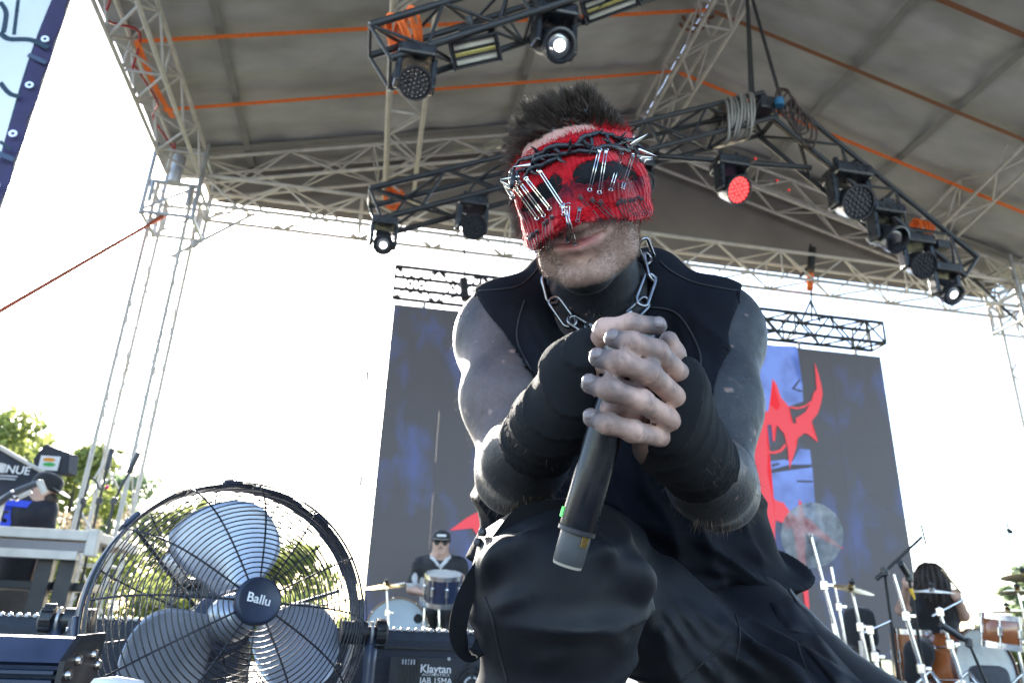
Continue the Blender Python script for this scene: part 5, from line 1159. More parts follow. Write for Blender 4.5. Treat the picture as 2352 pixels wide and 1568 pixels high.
LF = [([(1562, 858, .655), (1508, 806, .622), (1452, 787, .612), (1408, 778, .622)], [.0098, .0098, .0095, .0085]),
      ([(1556, 915, .652), (1492, 856, .612), (1424, 832, .602), (1374, 822, .616)], [.0102, .0102, .0098, .0088]),
      ([(1546, 968, .652), (1476, 923, .61), (1404, 896, .60), (1356, 882, .614)], [.0100, .0100, .0097, .0087]),
      ([(1518, 1004, .652), (1455, 990, .612), (1396, 972, .604), (1358, 960, .616)], [.0094, .0094, .009, .008]),
      ([(1562, 905, .70), (1560, 850, .70), (1546, 812, .695), (1536, 782, .692)], [.0135, .0118, .0112, .0098])]
RF = [([(1372, 800, .70), (1392, 760, .672), (1450, 746, .665), (1512, 748, .668)], [.0125, .0118, .0105, .0088]),
      ([(1368, 842, .695), (1412, 832, .655), (1470, 850, .655), (1500, 880, .68)], [.0105, .0105, .0095, .0085]),
      ([(1362, 895, .695), (1402, 888, .652), (1462, 905, .655), (1490, 930, .68)], [.0105, .0105, .0095, .0085]),
      ([(1366, 945, .695), (1408, 938, .655), (1455, 955, .66), (1480, 970, .68)], [.0098, .0098, .009, .008])]
HLc, HRc = pp_(1325, 880, .715), pp_(1555, 950, .70)         # palms
def palm_r(F, o=0.):                                         # the singer's right hand, on the picture's left
    for q, r in (((1352, 806, .70), .017), ((1346, 850, .70), .017), ((1342, 898, .70), .0165), ((1346, 945, .705), .015)): F.cap(WL, pp_(*q), .024+o, r+o, .02)
    F.cap(pp_(1310, 850, .705), pp_(1310, 930, .705), .024+o, .022+o, .02)
def palm_l(F, o=0.):
    for q, r in (((1572, 862, .668), .014), ((1570, 915, .664), .0145), ((1560, 965, .664), .014), ((1535, 1005, .668), .013)): F.cap(WR, pp_(*q), .023+o, r+o, .02)
    F.cap(pp_(1500, 1025, .70), WR, .02+o, .024+o, .02)
head_prims(BODY); neck(BODY); torso(BODY); arm(BODY, SL, EL, WL); arm(BODY, SR, ER, WR)
palm_r(BODY); palm_l(BODY); fingers(BODY, RF); fingers(BODY, LF)
bV, bQ = BODY.mesh()
singer = thing('person', Vector([float(q) for q in pp_(1400, 1500, .95)]), 'singer crouching at the microphone in a black sleeveless shirt, arms painted dark', 'person')
_lv = h_local(bV); fr_ = (bV-np.array(CAMPOS))
bx, by, bz = proj(bV)
BN = vnormals(bV, bQ)
skin = np.array([.52, .33, .265]); paint = np.array([.020, .0225, .030])
n1 = fbm(bV, 22, 4); n2 = fbm(bV, 90, 3); n3 = fbm(bV, 8, 3)
is_head = (_lv[:, 2] > -.125) & (np.abs(_lv[:, 0]) < .11) & (np.linalg.norm(_lv*np.array([1, 1, .8]), axis=1) < .16)
pm = np.ones(len(bV))                                        # 1 = painted
jl = _lv[:, 2]-(-.112+.035*np.clip((.06-_lv[:, 1])/.09, 0, 1))
pm[is_head] = np.clip(.5-jl[is_head]*90, 0, 1)
handz = np.minimum.reduce([np.linalg.norm(bV-pp_(*q), axis=1) for q in ((1440, 790, .63), (1440, 850, .62), (1430, 910, .62), (1430, 970, .62), (1530, 930, .66), (1530, 820, .68), (1380, 860, .68))])
hm = np.clip((.075-handz)/.03, 0, 1)
pm = np.where(is_head, pm, pm*(1-hm)+hm*np.clip((n1-.42)*2.2+(n2-.5)*.8, .03, .6))
pm = np.where(~is_head & (hm < .1), np.clip(1-.2*np.clip((n1-.68)*14, 0, 1)*np.clip((n2-.5)*7, 0, 1)-.16*np.clip((n3-.5)*5, 0, 1)-.3*np.clip((fbm(bV, 95, 2)-.80)*20, 0, 1), .0, 1), pm)
col = skin*(1-pm[:, None])+paint*pm[:, None]*(.8+.5*(fbm(bV, 240, 2)[:, None]-.5)*2)*(.35+1.3*np.clip((n3-.3)*2.2, 0, 1)[:, None]*(.4+1.1*n1[:, None]))*(.75+.5*n2[:, None])
tips_ = np.minimum.reduce([np.linalg.norm(bV-pp_(*q[0][-1]), axis=1) for q in LF[:4]+RF[:1]]); tk = np.exp(-((tips_-.010)/.006)**2)*hm*.85
col = col*(1-tk[:, None])+np.array([.06, .058, .07])*tk[:, None]
for pts, rs in LF[:4]+RF[:1]:
    for j in (1, 2):
        q0, q1 = pp_(*pts[j-1]), pp_(*pts[min(j+1, 3)]); ax_ = (q1-q0)/np.linalg.norm(q1-q0); dj = bV-pp_(*pts[j]); t_ = dj@ax_; near_ = np.exp(-(t_/.0065)**2)*(np.linalg.norm(dj, axis=1) < .017)
        cr = near_*np.clip(np.sin(t_*2*math.pi/.0034+3*n2)*1.6-.3, 0, 1)*.42; col = col*(1-cr[:, None])+np.array([.10, .075, .07])*cr[:, None]  # shade in the knuckle creases painted as dark rings, no relief
dirt = hm*np.clip((fbm(bV, 70, 3)-.5)*5, 0, 1)*.5*(pm < .7); col = col*(1-dirt[:, None])+np.array([.11, .095, .10])*dirt[:, None]
lip = np.exp(-((_lv[:, 0]/.029)**4))*np.exp(-(((_lv[:, 2]+.0555-.09*np.clip(_lv[:, 0], 0, .03)*1.)/.0075)**4))*(_lv[:, 1] > .07)*is_head
col = col*(1-lip[:, None]*.85)+np.array([.46, .15, .15])*lip[:, None]*.85
redn = is_head*np.clip(.5+(_lv[:, 2]-.03)*20, 0, 1)
col = col*(1-.1*redn[:, None]*np.array([0, 1, .8]))
stub = is_head*np.clip((-.04-_lv[:, 2])*40, 0, 1)*np.clip(1-lip*2, 0, 1)
must = is_head*np.exp(-((_lv[:, 2]+.040)/.008)**2)*np.exp(-(_lv[:, 0]/.035)**4)
chin_gap = np.exp(-((_lv[:, 2]+.074)/.006)**2)*np.exp(-(_lv[:, 0]/.018)**2)
st = np.clip(np.maximum(stub*np.clip((np.abs(_lv[:, 0])-.0)/.05+np.clip((-.074-_lv[:, 2])*60, 0, 1), 0, 1), must*.6)-chin_gap*.3, 0, 1)*(1-pm)
sk_ = .4*st[:, None]*(.5+.9*n2[:, None]); col = col*(1-sk_)+np.array([.17, .105, .075])*sk_
scalp = is_head & ((_lv[:, 2] > .083-.055*np.clip((-_lv[:, 1]+.045)/.05, 0, 2)+.004*np.sin(_lv[:, 0]*60+1.)) | ((_lv[:, 1] < .03) & (_lv[:, 2] > -.03)))
col[scalp] = np.array([.05, .042, .038])
SKINM = mat('painted skin', (1, 1, 1), .58, 0, .1, 60, .3, 260, attr='Col', sheen=.10)
sculpt('body', bV, bQ, SKINM, singer, col)
# ---- nails
NAIL = mat('smudged nail', (.21, .165, .165), .35, 0, .3, 200)
def nail(c0, c1, r, wpx=0):
    pass
# ---- hair
HAIRM = mat('dark brown hair', (.095, .074, .06), .5, 0, .45, 120, spec=.3)
hp, hn = sample_surface(bV, bQ, 40000, scalp)
hl = h_local(hp)
top = np.clip((hl[:, 2]-.06)/.05, 0, 1)
ctr = HO+HR@np.array([0, -.02, .02]); rad_ = hp-ctr; rad_ /= np.linalg.norm(rad_, axis=1, keepdims=True)
cl = fbm(hl*np.array([1, 1, 1.]), 55, 2)-.5; cl2 = vnoise(hl, 38.)-.5; cl3 = vnoise(hl+3.3, 45.)-.5
fw = HR@np.array([0, 1, 0]); upv = HR@np.array([0, 0, 1]); sd = HR@np.array([1, 0, 0])
side_ = (1-top)[:, None]; left_ = np.clip(-hl[:, 0]/.07, 0, 1)
dirs = rad_*(1.0*top[:, None]+.55*side_)+upv*(.55*top[:, None]-.2*side_)+fw*(.35*top-.25*(1-top))[:, None]+sd*(cl2*1.6-.45)[:, None]*top[:, None]+fw*(cl3*1.8*top)[:, None]+RNG.normal(size=hp.shape)*.12
dirs /= np.linalg.norm(dirs, axis=1, keepdims=True)
ln = (.012+.014*left_+.010*top+.009*top*np.clip(cl*5, -1, 1))*(.62+.4*RNG.random(len(hp)))
cen = RNG.choice(len(hp), 420, replace=False); ci = np.concatenate([np.argmin(((q[:, None]-hp[cen][None])**2).sum(2), 1) for q in np.array_split(hp, 40)])
tipc = hp[cen]+dirs[cen]*(ln[cen]*1.25)[:, None]
d2 = tipc[ci]-hp; d2 /= np.linalg.norm(d2, axis=1, keepdims=True); kc = (.3+.35*top)[:, None]
dirs = dirs*(1-kc)+d2*kc; dirs /= np.linalg.norm(dirs, axis=1, keepdims=True)
strands('hair', hp-hn*.001, dirs, ln, .00105, HAIRM, singer, droop=np.tile(-upv*.12+fw*.12, (len(hp), 1)), seg=3, curl=.12)
BEARDM = mat('brown stubble', (.19, .13, .09), .5, 0, .4, 300, spec=.5)
bm_ = is_head & (st > .25) & (_lv[:, 1] > -.02)
bp, bn = sample_surface(bV, bQ, 12000, bm_)
bd = bn*.75+np.array(_u)*-.5+RNG.normal(size=bp.shape)*.3; bd /= np.linalg.norm(bd, axis=1, keepdims=True)
strands('beard', bp-bn*.0005, bd, .002+.004*RNG.random(len(bp)), .00028, BEARDM, singer, seg=2)
am = (~is_head) & (hm < .05) & ((np.linalg.norm(bV-EL, axis=1) < .10) | (np.linalg.norm(bV-ER, axis=1) < .10) | (np.abs(n3-.5) < .05))
ap, an = sample_surface(bV, bQ, 2600, am)
ad = an*.6-np.array([0, 0, 1])*.7+RNG.normal(size=ap.shape)*.3; ad /= np.linalg.norm(ad, axis=1, keepdims=True)
strands('arm_hair', ap, ad, .006+.008*RNG.random(len(ap)), .00035, BEARDM, singer, seg=2)

# ---- sleeveless shirt
SH = Field(np.array([-.12, .6, .2]), np.array([.8, 1.5, 1.02]), .0042)
torso(SH, .012)
SH.ell(pp_(1330, 1120, 1.12), (.125, .1, .12), None, .06); SH.ell(pp_(1560, 1120, 1.12), (.12, .1, .13), None, .06)
SH.cap(pp_(1560, 1290, 1.08), pp_(1700, 1330, 1.1), .10, .075, .05); SH.cap(pp_(1690, 1300, 1.1), pp_(1775, 1350, 1.12), .06, .035, .04)
SH.cap(pp_(1690, 1245, 1.08), pp_(1600, 1260, 1.04), .03, .04, .03)
SH.cap(pp_(1780, 1360, 1.1), pp_(1620, 1400, 1.02), .03, .03, .03); SH.cap(pp_(1620, 1395, 1.02), pp_(1520, 1370, 1.0), .03, .03, .03)
SH.cap(pp_(1152, 1080, 1.1), pp_(1165, 1200, 1.05), .036, .04, .04); SH.cap(pp_(1165, 1170, 1.06), pp_(1205, 1330, 1.03), .042, .05, .04)
# neck opening and arm holes
planes = []
for pts, s in (((1088, 672), (1232, 878)), -1), (((1702, 667), (1650, 872)), 1):
    a0, b0 = pp_(*pts[0], 1.08), pp_(*pts[1], 1.0); n_ = np.cross(b0-a0, (a0+b0)/2-np.array(CAMPOS)); n_ = n_*np.sign(n_@np.array(_r)*s); planes.append((a0, n_/np.linalg.norm(n_), b0))
for (a0, n_, b0), S0 in zip(planes, (SL, SR)):
    SH.put(lambda x, y, z: -((x-a0[0])*n_[0]+(y-a0[1])*n_[1]+(z-a0[2])*n_[2])*np.ones_like(x+y+z), S0-np.array([.16, .16, .13]), S0+.16, 0, 's', 0.)
G = Field(SH.lo, SH.lo+SH.h*(SH.n-1), SH.h); torso(G, .009)
for S, E, W_ in ((SL, EL, WL), (SR, ER, WR)): arm(G, S, E, W_, .0065)
for a0, n_, b0 in planes: G.cut(a0, n_)
G.cut(np.array([0, 0, min(planes[0][2][2], planes[1][2][2])-.05]), (0, 0, -1))
nz_ = min(tuple(SH.n)); SH.F = np.minimum(SH.F, G.F[:SH.n[0], :SH.n[1], :SH.n[2]])
SH.cap(pp_(1385, 560, 1.02), NB+np.array([0, .03, .0]), .066, .062, .01, 's')
SH.ell(pp_(1385, 700, 1.02), (.066, .064, .046), None, .012, 's')
sV, sQ = SH.mesh(); sV, sQ = clean(sV, sQ)
sN = vnormals(sV, sQ)
def folds(V, N, d, along, sc, amp, seed=0):
    """soft creases running along a direction"""
    d = np.array(d)/np.linalg.norm(d); q = np.asarray(V)+fbm(V+seed, 6, 2)[:, None]*.09
    al = np.array(along)/np.linalg.norm(along)
    w = q@np.cross(al, d); w2 = q@al
    ph = w*sc*math.pi+3.2*fbm(np.stack([w*6, w2*3, q@d*3], 1)+seed, 1., 2)+w2*2
    n = (1-np.abs(np.sin(ph)))**1.6; k = np.clip((fbm(np.asarray(V)*np.array([1, 1, 1])+seed*1.7, 7, 2)-.38)*4, 0, 1)
    return N*((n-.3)*(.25+.75*k)*amp*1.7)[:, None]
fwd = np.array(_f); rt = np.array(_r); upi = np.array(_u)
px_, py_, pz_ = proj(sV)
low = np.clip((py_-1000)/250, 0, 1); hi_ = np.clip((py_-690)/120, 0, 1); sb0 = BVHTree.FromPolygons([Vector(map(float, p)) for p in sV], [tuple(int(i) for i in q) for q in sQ])
sV = sV+folds(sV, sN, -fwd, upi*1.-rt*.35, 15, .012, 1)*((1-low*.5)*hi_)[:, None]+folds(sV, sN, -fwd, rt*1-upi*.5, 13, .020, 5)*low[:, None]
def ridge_on(bvh, V, N, a, b, w, amp):
    h0, h1 = ray_hit(bvh, *a)[0], ray_hit(bvh, *b)[0]
    if h0 is None or h1 is None: return V
    m_ = ray_hit(bvh, (a[0]+b[0])/2, (a[1]+b[1])/2)[0]; m_ = m_ if m_ is not None else (h0+h1)/2; d = np.full(len(V), 9.); tt = np.zeros(len(V))
    for k_, (p, q) in enumerate(((h0, m_), (m_, h1))):
        p, q = np.array(p), np.array(q); ba = q-p; t = np.clip(((V-p)@ba)/(ba@ba), 0, 1); e = np.linalg.norm(V-p-t[:, None]*ba, axis=1); c_ = e < d; d[c_] = e[c_]; tt[c_] = (t[c_]+k_)/2
    return V+N*(amp*np.exp(-(d/w)**2)*np.sin(math.pi*np.clip(tt, .06, .94))**.7)[:, None]
for a_, b_, w_, m_ in (((1520, 1285), (1730, 1330), .011, .016), ((1545, 1335), (1800, 1352), .010, .015), ((1690, 1238), (1790, 1300), .010, .014), ((1600, 1255), (1720, 1290), .009, -.010), ((1555, 720), (1605, 900), .010, .010), ((1595, 745), (1628, 890), .007, .008), ((1208, 745), (1262, 930), .008, .009), ((1243, 770), (1300, 960), .007, .009), ((1460, 1190), (1620, 1290), .012, .012), ((1440, 1080), (1560, 1230), .010, .008)): sV = ridge_on(sb0, sV, sN, a_, b_, w_, m_)
sV = relax(sV, sQ, 1)
SHIRT = mat('black jersey', (.0032, .0043, .0082), .8, 0, .25, 18, .3, 900, spec=.16, col2=(.011, .0125, .017), c2scale=9, c2thr=(.56, .78))
sculpt('sleeveless_shirt', sV, sQ, SHIRT, singer)
shirt_bvh = bvh_of(sV, sQ)
def seam_on(bvh, pts, r, m, parent, name='seam', off=.001):
    out = []
    for p in spline([Vector((x, y, 0)) for x, y in pts], 6):
        h, n = ray_hit(bvh, p.x, p.y)
        if h is not None: out.append(h+(CAMPOS-h).normalized()*off)
    if len(out) > 2: return tube(name, out, r, m, parent, 5)
shirt_ob = COL.objects['sleeveless_shirt']; WM[shirt_ob] = WM[shirt_ob]
STITCH = mat('black stitching', (.008, .0088, .012), .7)
for pts in ([(1205, 690), (1190, 740), (1190, 790), (1225, 860), (1255, 930)], [(1480, 705), (1545, 715), (1585, 760), (1610, 830), (1585, 900)], [(1098, 668), (1180, 660), (1215, 640), (1240, 610)], [(1515, 600), (1545, 625), (1600, 650), (1695, 668)]):
    seam_on(shirt_bvh, pts, .0016, STITCH, shirt_ob)
for pts in ([(1092, 676), (1120, 735), (1160, 790), (1232, 876)], [(1697, 670), (1692, 740), (1680, 800), (1652, 868)], [(1255, 655), (1280, 705), (1330, 738), (1385, 745), (1450, 730), (1490, 690)]):
    seam_on(shirt_bvh, pts, .0026, SHIRT, shirt_ob, 'hem')

# ---- trousers
KN = pp_(1281, 1350, .80); HP = pp_(1385, 1275, 1.16)
KN2 = pp_(1905, 1740, .86); HP2 = pp_(1610, 1400, 1.12)
TR = Field(np.array([-.02, .45, -.02]), np.array([.95, 1.5, .72]), .0048)
TR.cap(KN, HP, .084, .092, .03); TR.ell(KN+np.array([0, -.004, .0]), (.084, .083, .090), None, .04)
AN = np.array([KN[0]+.005, KN[1]+.05, .1])
TR.chain([KN, KN*.6+AN*.4+np.array([0, .02, 0]), AN], [.083, .074, .066], .03)
TR.ell(PV, (.17, .12, .12), None, .02)
TR.cap(HP2, KN2, .112, .105, .015); AN2 = np.array([KN2[0]-.02, KN2[1]+.34, .11]); TR.cap(KN2, AN2, .09, .068, .04)
TR.cap(pp_(1480, 1400, .98), pp_(1700, 1600, .95), .075, .085, .02)
tV, tQ = TR.mesh(); tV, tQ = clean(tV, tQ); tN = vnormals(tV, tQ)
px_, py_, pz_ = proj(tV)
kneew = np.exp(-(((px_-1270)/170)**2+((py_-1300)/110)**2)*1.0)
rightl = np.clip((px_-1470)/60, 0, 1)
tV = tV+folds(tV, tN, -fwd, rt*1.-upi*.95, 13, .016, 9)*rightl[:, None]+folds(tV, tN, -fwd, rt*1+upi*.1, 13, .014, 3)*((1-rightl)*(1-.9*kneew))[:, None]
def bump_at(V, c, n, r, amp):
    d = np.linalg.norm(V-c, axis=1); return n*(amp*np.exp(-(d/r)**2))[:, None]
def ridge(V, N, a, b, w, amp):
    a, b = np.array(a), np.array(b); ba = b-a; t = np.clip(((V-a)@ba)/(ba@ba), 0, 1); d = np.linalg.norm(V-a-t[:, None]*ba, axis=1)
    return N*(amp*np.exp(-(d/w)**2)*np.sin(math.pi*np.clip(t, .05, .95)))[:, None]
for (a_, b_, w, am_) in (((1105, 1330), (1230, 1225), .012, .012), ((1110, 1345), (1190, 1420), .010, .010), ((1475, 1370), (1390, 1280), .013, .016), ((1480, 1385), (1400, 1375), .008, -.012), ((1465, 1395), (1330, 1340), .012, .007), ((1120, 1460), (1230, 1400), .010, .006), ((1125, 1290), (1215, 1200), .008, -.008)):
    tV = tV+ridge(tV, tN, pp_(*a_, .77), pp_(*b_, .735), w*1.5, am_*1.9)
tb0 = BVHTree.FromPolygons([Vector(map(float, p)) for p in tV], [tuple(int(i) for i in q) for q in tQ])
for a_, b_, w_, m_ in (((1500, 1400), (1545, 1500), .005, .008), ((1518, 1385), (1585, 1490), .005, .008), ((1545, 1380), (1625, 1480), .005, .008), ((1580, 1385), (1665, 1470), .006, .008), ((1660, 1440), (1860, 1566), .009, .012), ((1715, 1420), (1925, 1560), .008, .012), ((1640, 1480), (1770, 1566), .009, .012), ((1760, 1450), (1960, 1566), .006, .009), ((1600, 1500), (1660, 1566), .007, .008),
    ((1240, 1215), (1190, 1250), .010, .010), ((1230, 1520), (1330, 1490), .008, .004), ((1150, 1250), (1110, 1330), .009, .009), ((1440, 1480), (1380, 1440), .008, .006), ((1420, 1300), (1360, 1220), .008, .007), ((1130, 1400), (1220, 1360), .008, .008)): tV = ridge_on(tb0, tV, tN, a_, b_, w_, m_)
tV = relax(tV, tQ, 1)
TROU = mat('black ripstop', (.0036, .0047, .0084), .6, 0, .25, 16, .1, 2200, spec=.28, sheen=.03, col2=(.013, .0135, .0155), c2scale=10, c2thr=(.55, .8))
tro = sculpt('cargo_trousers', tV, tQ, TROU, singer)
tro_bvh = bvh_of(tV, tQ)
BT = Field(np.array([-.1, .35, -.01]), np.array([1., 1.6, .2]), .008)
for a_, dr in ((AN, (.02, -.17, -.055)), (AN2, (.06, -.15, -.06))): BT.cap(a_, a_+np.array([0, 0, -.04]), .055, .05, .02); BT.cap(a_+np.array([0, 0, -.05]), a_+np.array(dr), .05, .042, .03)
BT.cut(np.array([0, 0, .004]), (0, 0, -1))
vb_, qb_ = BT.mesh(); vb_, qb_ = clean(vb_, qb_); sculpt('boots', vb_, qb_, mat('black boot leather', (.012, .012, .013), .5, 0, .2, 30), singer)
for pts in ([(1112, 1370), (1130, 1420), (1145, 1490), (1165, 1568)], [(1690, 1410), (1700, 1460), (1690, 1520)], [(1830, 1470), (1850, 1530), (1870, 1568)], [(1560, 1568), (1640, 1500), (1680, 1460)]):
    seam_on(tro_bvh, pts, .0012, STITCH, tro, 'seam', .0005)
# ================================================================ WHAT THE SINGER WEARS AND HOLDS
def z5(x, y): return ((x/4.6125+1250)*.91875, (y/4.6125+300)*.91875)     # detail sheets of the photograph -> sight lines
def z6(x, y): return ((x/2.6128+1100)*.91875, (y/2.6128+600)*.91875)
body_bvh = bvh_of(bV, bQ)
def poly_sd(px, py, poly):
    """signed distance (negative inside) to a polygon"""
    poly = np.array(poly, float); d = np.full(px.shape, 1e9); ins = np.zeros(px.shape, bool); k = len(poly)
    for i in range(k):
        a, b = poly[i], poly[(i+1) % k]; e = b-a; L = e@e
        t = np.clip(((px-a[0])*e[0]+(py-a[1])*e[1])/L, 0, 1); d = np.minimum(d, (px-a[0]-t*e[0])**2+(py-a[1]-t*e[1])**2)
        c = (a[1] <= py) != (b[1] <= py); ins ^= c & (px < (b[0]-a[0])*(py-a[1])/np.where(b[1]-a[1] == 0, 1e-9, b[1]-a[1])+a[0])
    return np.sqrt(d)*np.where(ins, -1, 1)
# ---- hand wraps
def wrap(name, pf, E, Wp, frac, cutpts, side, lab):
    F = Field(np.minimum(Wp, np.minimum(E, pp_(1440, 880, .66)))-.07, np.maximum(Wp, np.maximum(E, pp_(1440, 880, .66)))+.07, .003)
    pf(F, .0045); m2 = E*.66+Wp*.34; en = Wp*(1-frac)+E*frac
    F.cap(en, Wp, .0425, .0325, .02)
    a0, b0 = pp_(*cutpts[0], .68), pp_(*cutpts[1], .68); n_ = np.cross(b0-a0, (a0+b0)/2-np.array(CAMPOS))
    if n_@np.array(_r)*side < 0: n_ = -n_
    F.cut(a0, n_); ax = (en-Wp)/np.linalg.norm(en-Wp); F.cut(en, ax)
    V, Q = F.mesh(); V, Q = clean(V, Q); N = vnormals(V, Q)
    tilt = np.cross(ax, np.array(_f)); s = (V-Wp)@ax+(V-Wp)@tilt*.55+.01*fbm(V, 14, 2)
    u = s/.026; fr = u-np.floor(u); V = V+N*(.0030*(fr**6)-.0006)[:, None]+N*(.0012*np.sin(s*900+8*fbm(V, 20, 2)))[:, None]*np.clip(((V-Wp)@ax)/.03+.6, 0, 1)[:, None]
    V = relax(V, Q, 1, .4)
    return sculpt(name, V, Q, mat('black bandage', (.0085, .0095, .012), .85, 0, .3, 30, .5, 1500, spec=.25), singer)
wrap('hand_wrap', palm_r, EL, WL, .34, ((1370, 745), (1374, 970)), 1, '')
wrap('hand_wrap', palm_l, ER, WR, .30, ((1562, 842), (1490, 1030)), -1, '')
# ---- nails
def nail(pts, rs):
    c = pp_(*pts[-1]); pv = pp_(*pts[-2]); d = (pv-c)/np.linalg.norm(pv-c); tc = np.array(CAMPOS)-c; tc -= d*(tc@d); tc /= np.linalg.norm(tc)
    up = np.cross(d, tc); tc2 = tc*.86+up*.5*np.sign(up[2]); tc2 /= np.linalg.norm(tc2); up = np.cross(d, tc2)
    M = basis(Vector(map(float, c+d*.0012+tc2*rs[-1]*.80)), Vector(map(float, d)), Vector(map(float, up)), Vector(map(float, tc2)))
    b = Bag(); v = []; f = []
    v, f = lathe_data([(0, -1), (.5, -.86), (.87, -.5), (1, 0), (.87, .5), (.5, .86), (0, 1)], 12)
    b.add([(x*.0062, y*.0058, z*.0028) for x, y, z in v], f, M); b.build('nail', NAIL, singer, True)
for pts, rs in LF[:4]: nail(pts, rs)
nail(*RF[0])
# ---- microphone
mt, mb_ = pp_(1412, 905, .675), pp_(1303, 1296, .655)
mic = thing('microphone', Vector(map(float, mb_)), 'black handheld wireless microphone clasped in the singer\'s hands, battery end down', 'microphone')
Mm, Lm = frame_z(Vector(map(float, mb_)), Vector(map(float, mt)))
tcam = (CAMPOS-Vector(map(float, mb_))); Mm = Mm @ RZ(0)
MICB = mat('satin black tube', (.008, .0085, .011), .24, .2, .2, 40, spec=.6)
lathe('battery_cap', Mm, [(0, 0), (.0125, 0), (.0138, .002), (.0140, .028), (.0138, .032)], mat('dark grey plastic', (.06, .065, .07), .45, 0, .15, 60), mic, 32)
lathe('end_ring', Mm @ T((0, 0, -.0012)), [(.006, 0), (.0128, 0), (.0134, .0024), (.012, .0026)], mat('beige plastic', (.4, .36, .3), .5), mic, 32)
lathe('handle', Mm, [(.0150, .030), (.0164, .033), (.0168, .09), (.0172, .16), (.0182, Lm), (.0200, Lm+.02), (.0205, Lm+.03)], MICB, mic, 40)
lathe('grille', Mm @ T((0, 0, Lm+.03)), [(.0205, 0), (.024, .008), (.0245, .02), (.02, .036), (.01, .044), (0, .045)], mat('steel mesh', (.15, .15, .16), .45, .9, .4, 900), mic, 24)
_ci = Mm.inverted() @ CAMPOS; ang = math.degrees(math.atan2(_ci.y, _ci.x))
sgn = 1 if (Mm.inverted() @ (Vector(map(float, mb_))+_r)).dot(Vector((math.cos(rad(ang+90)), math.sin(rad(ang+90)), 0))) > 0 else -1
GOLD = mat('gold contacts', (.75, .5, .16), .3, 1.)
for i in range(5):
    a_ = ang+sgn*(28+i*6.5); box('contact', Mm @ RZ(a_) @ T((.0142, 0, .0235)), (.0012, .0008, .009), GOLD, mic, 0)
box('status_light', Mm @ RZ(ang-sgn*84) @ T((.0172, 0, .043)), (.002, .005, .009), mat('green band', (.1, .6, .12), .5, emit=(.15, .9, .2), estr=.25), mic, .0006)
lathe('tail_ring', Mm, [(.0166, .0285), (.0171, .0290), (.0171, .0325), (.0166, .033)], BLACKP, mic, 32)

# ---- mask
HM = Field(HO-.17, HO+.17, .0022)
head_prims(HM)
hole_l = [z5(*p) for p in ((245, 1050), (262, 960), (300, 870), (440, 765), (560, 690), (640, 620), (700, 650), (740, 700), (735, 770), (690, 815), (600, 880), (420, 1000), (290, 1062))]
hole_r = [z5(*p) for p in ((850, 705), (862, 610), (890, 525), (970, 482), (1090, 470), (1200, 505), (1300, 492), (1440, 512), (1560, 600), (1602, 665), (1560, 690), (1300, 692), (1000, 722), (880, 725))]
def hit_local(x, y):
    h, n = ray_hit(body_bvh, x, y); return None if h is None else h_local(np.array(h)[None])[0]
def edge(pts):
    r = sorted([(math.atan2(q[0], q[1]), q[2]) for q in (hit_local(*p) for p in pts) if q is not None]); return np.array([a for a, b in r]), np.array([b for a, b in r])
te = edge([(1195, 392), (1215, 362), (1255, 334), (1300, 312), (1340, 303), (1380, 299), (1420, 302), (1440, 312)])
be = edge([(1222, 560), (1245, 568), (1285, 534), (1330, 512), (1370, 504), (1400, 504), (1440, 509), (1470, 503)])
hole = lambda th, e: np.interp(th, e[0], e[1])
ax = [HM.lo[i]+HM.h*np.arange(HM.n[i]) for i in range(3)]
GX = np.stack(np.meshgrid(*ax, indexing='ij'), -1).reshape(-1, 3); GL = h_local(GX); gth = np.arctan2(GL[:, 0], GL[:, 1])
near = np.abs(HM.F.reshape(-1)) < .03
nz = np.zeros(len(GX)); nz[near] = fbm(GL[near], 120, 3)-.5
zt, zb = hole(gth, te), hole(gth, be)
band = np.maximum(GL[:, 2]-zt-nz*.006, zb-GL[:, 2]-nz*.008)
gx, gy, gz = proj(GX)
front = (GX-HO)@_vy > -.03
hsd = np.minimum(poly_sd(gx, gy, hole_l), poly_sd(gx, gy, hole_r))*gz/FPX+nz*.009
hsd = np.where(front, hsd, 1.)
Fh = HM.F.reshape(-1)
thick = .0068+nz*.005+.003*np.exp(-((GL[:, 2]-zt+.008)/.01)**2)+.003*np.exp(-((GL[:, 2]-zb-.006)/.008)**2)
# a soft pad over the nose so the cloth bridges it
MK = HM.copy(); MK.F = np.maximum(np.maximum(Fh-thick, band), -hsd).reshape(HM.F.shape).astype(np.float32)
MK.F = np.maximum(MK.F, -(HM.F-.0015))
mV, mQ = MK.mesh(); mV, mQ = clean(mV, mQ); mV = relax(mV, mQ, 1, .4)
mL = h_local(mV); mth = np.arctan2(mL[:, 0], mL[:, 1]); mN = vnormals(mV, mQ)
mx_, my_, mz_ = proj(mV); mfront = (mV-HO)@_vy > -.02
dl = poly_sd(mx_, my_, hole_l)*mz_/FPX; dr = poly_sd(mx_, my_, hole_r)*mz_/FPX
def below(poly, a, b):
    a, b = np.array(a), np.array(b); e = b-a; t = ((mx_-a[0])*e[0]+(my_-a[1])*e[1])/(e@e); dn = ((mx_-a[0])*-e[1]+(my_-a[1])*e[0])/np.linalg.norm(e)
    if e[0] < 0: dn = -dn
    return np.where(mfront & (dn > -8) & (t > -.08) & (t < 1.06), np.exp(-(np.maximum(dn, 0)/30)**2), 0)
mar = np.clip(below(hole_l, z5(262, 1062), z5(760, 770))*1.05+below(hole_r, z5(860, 722), z5(1615, 690)), 0, 1)*(.75+.4*fbm(mL, 200, 2))
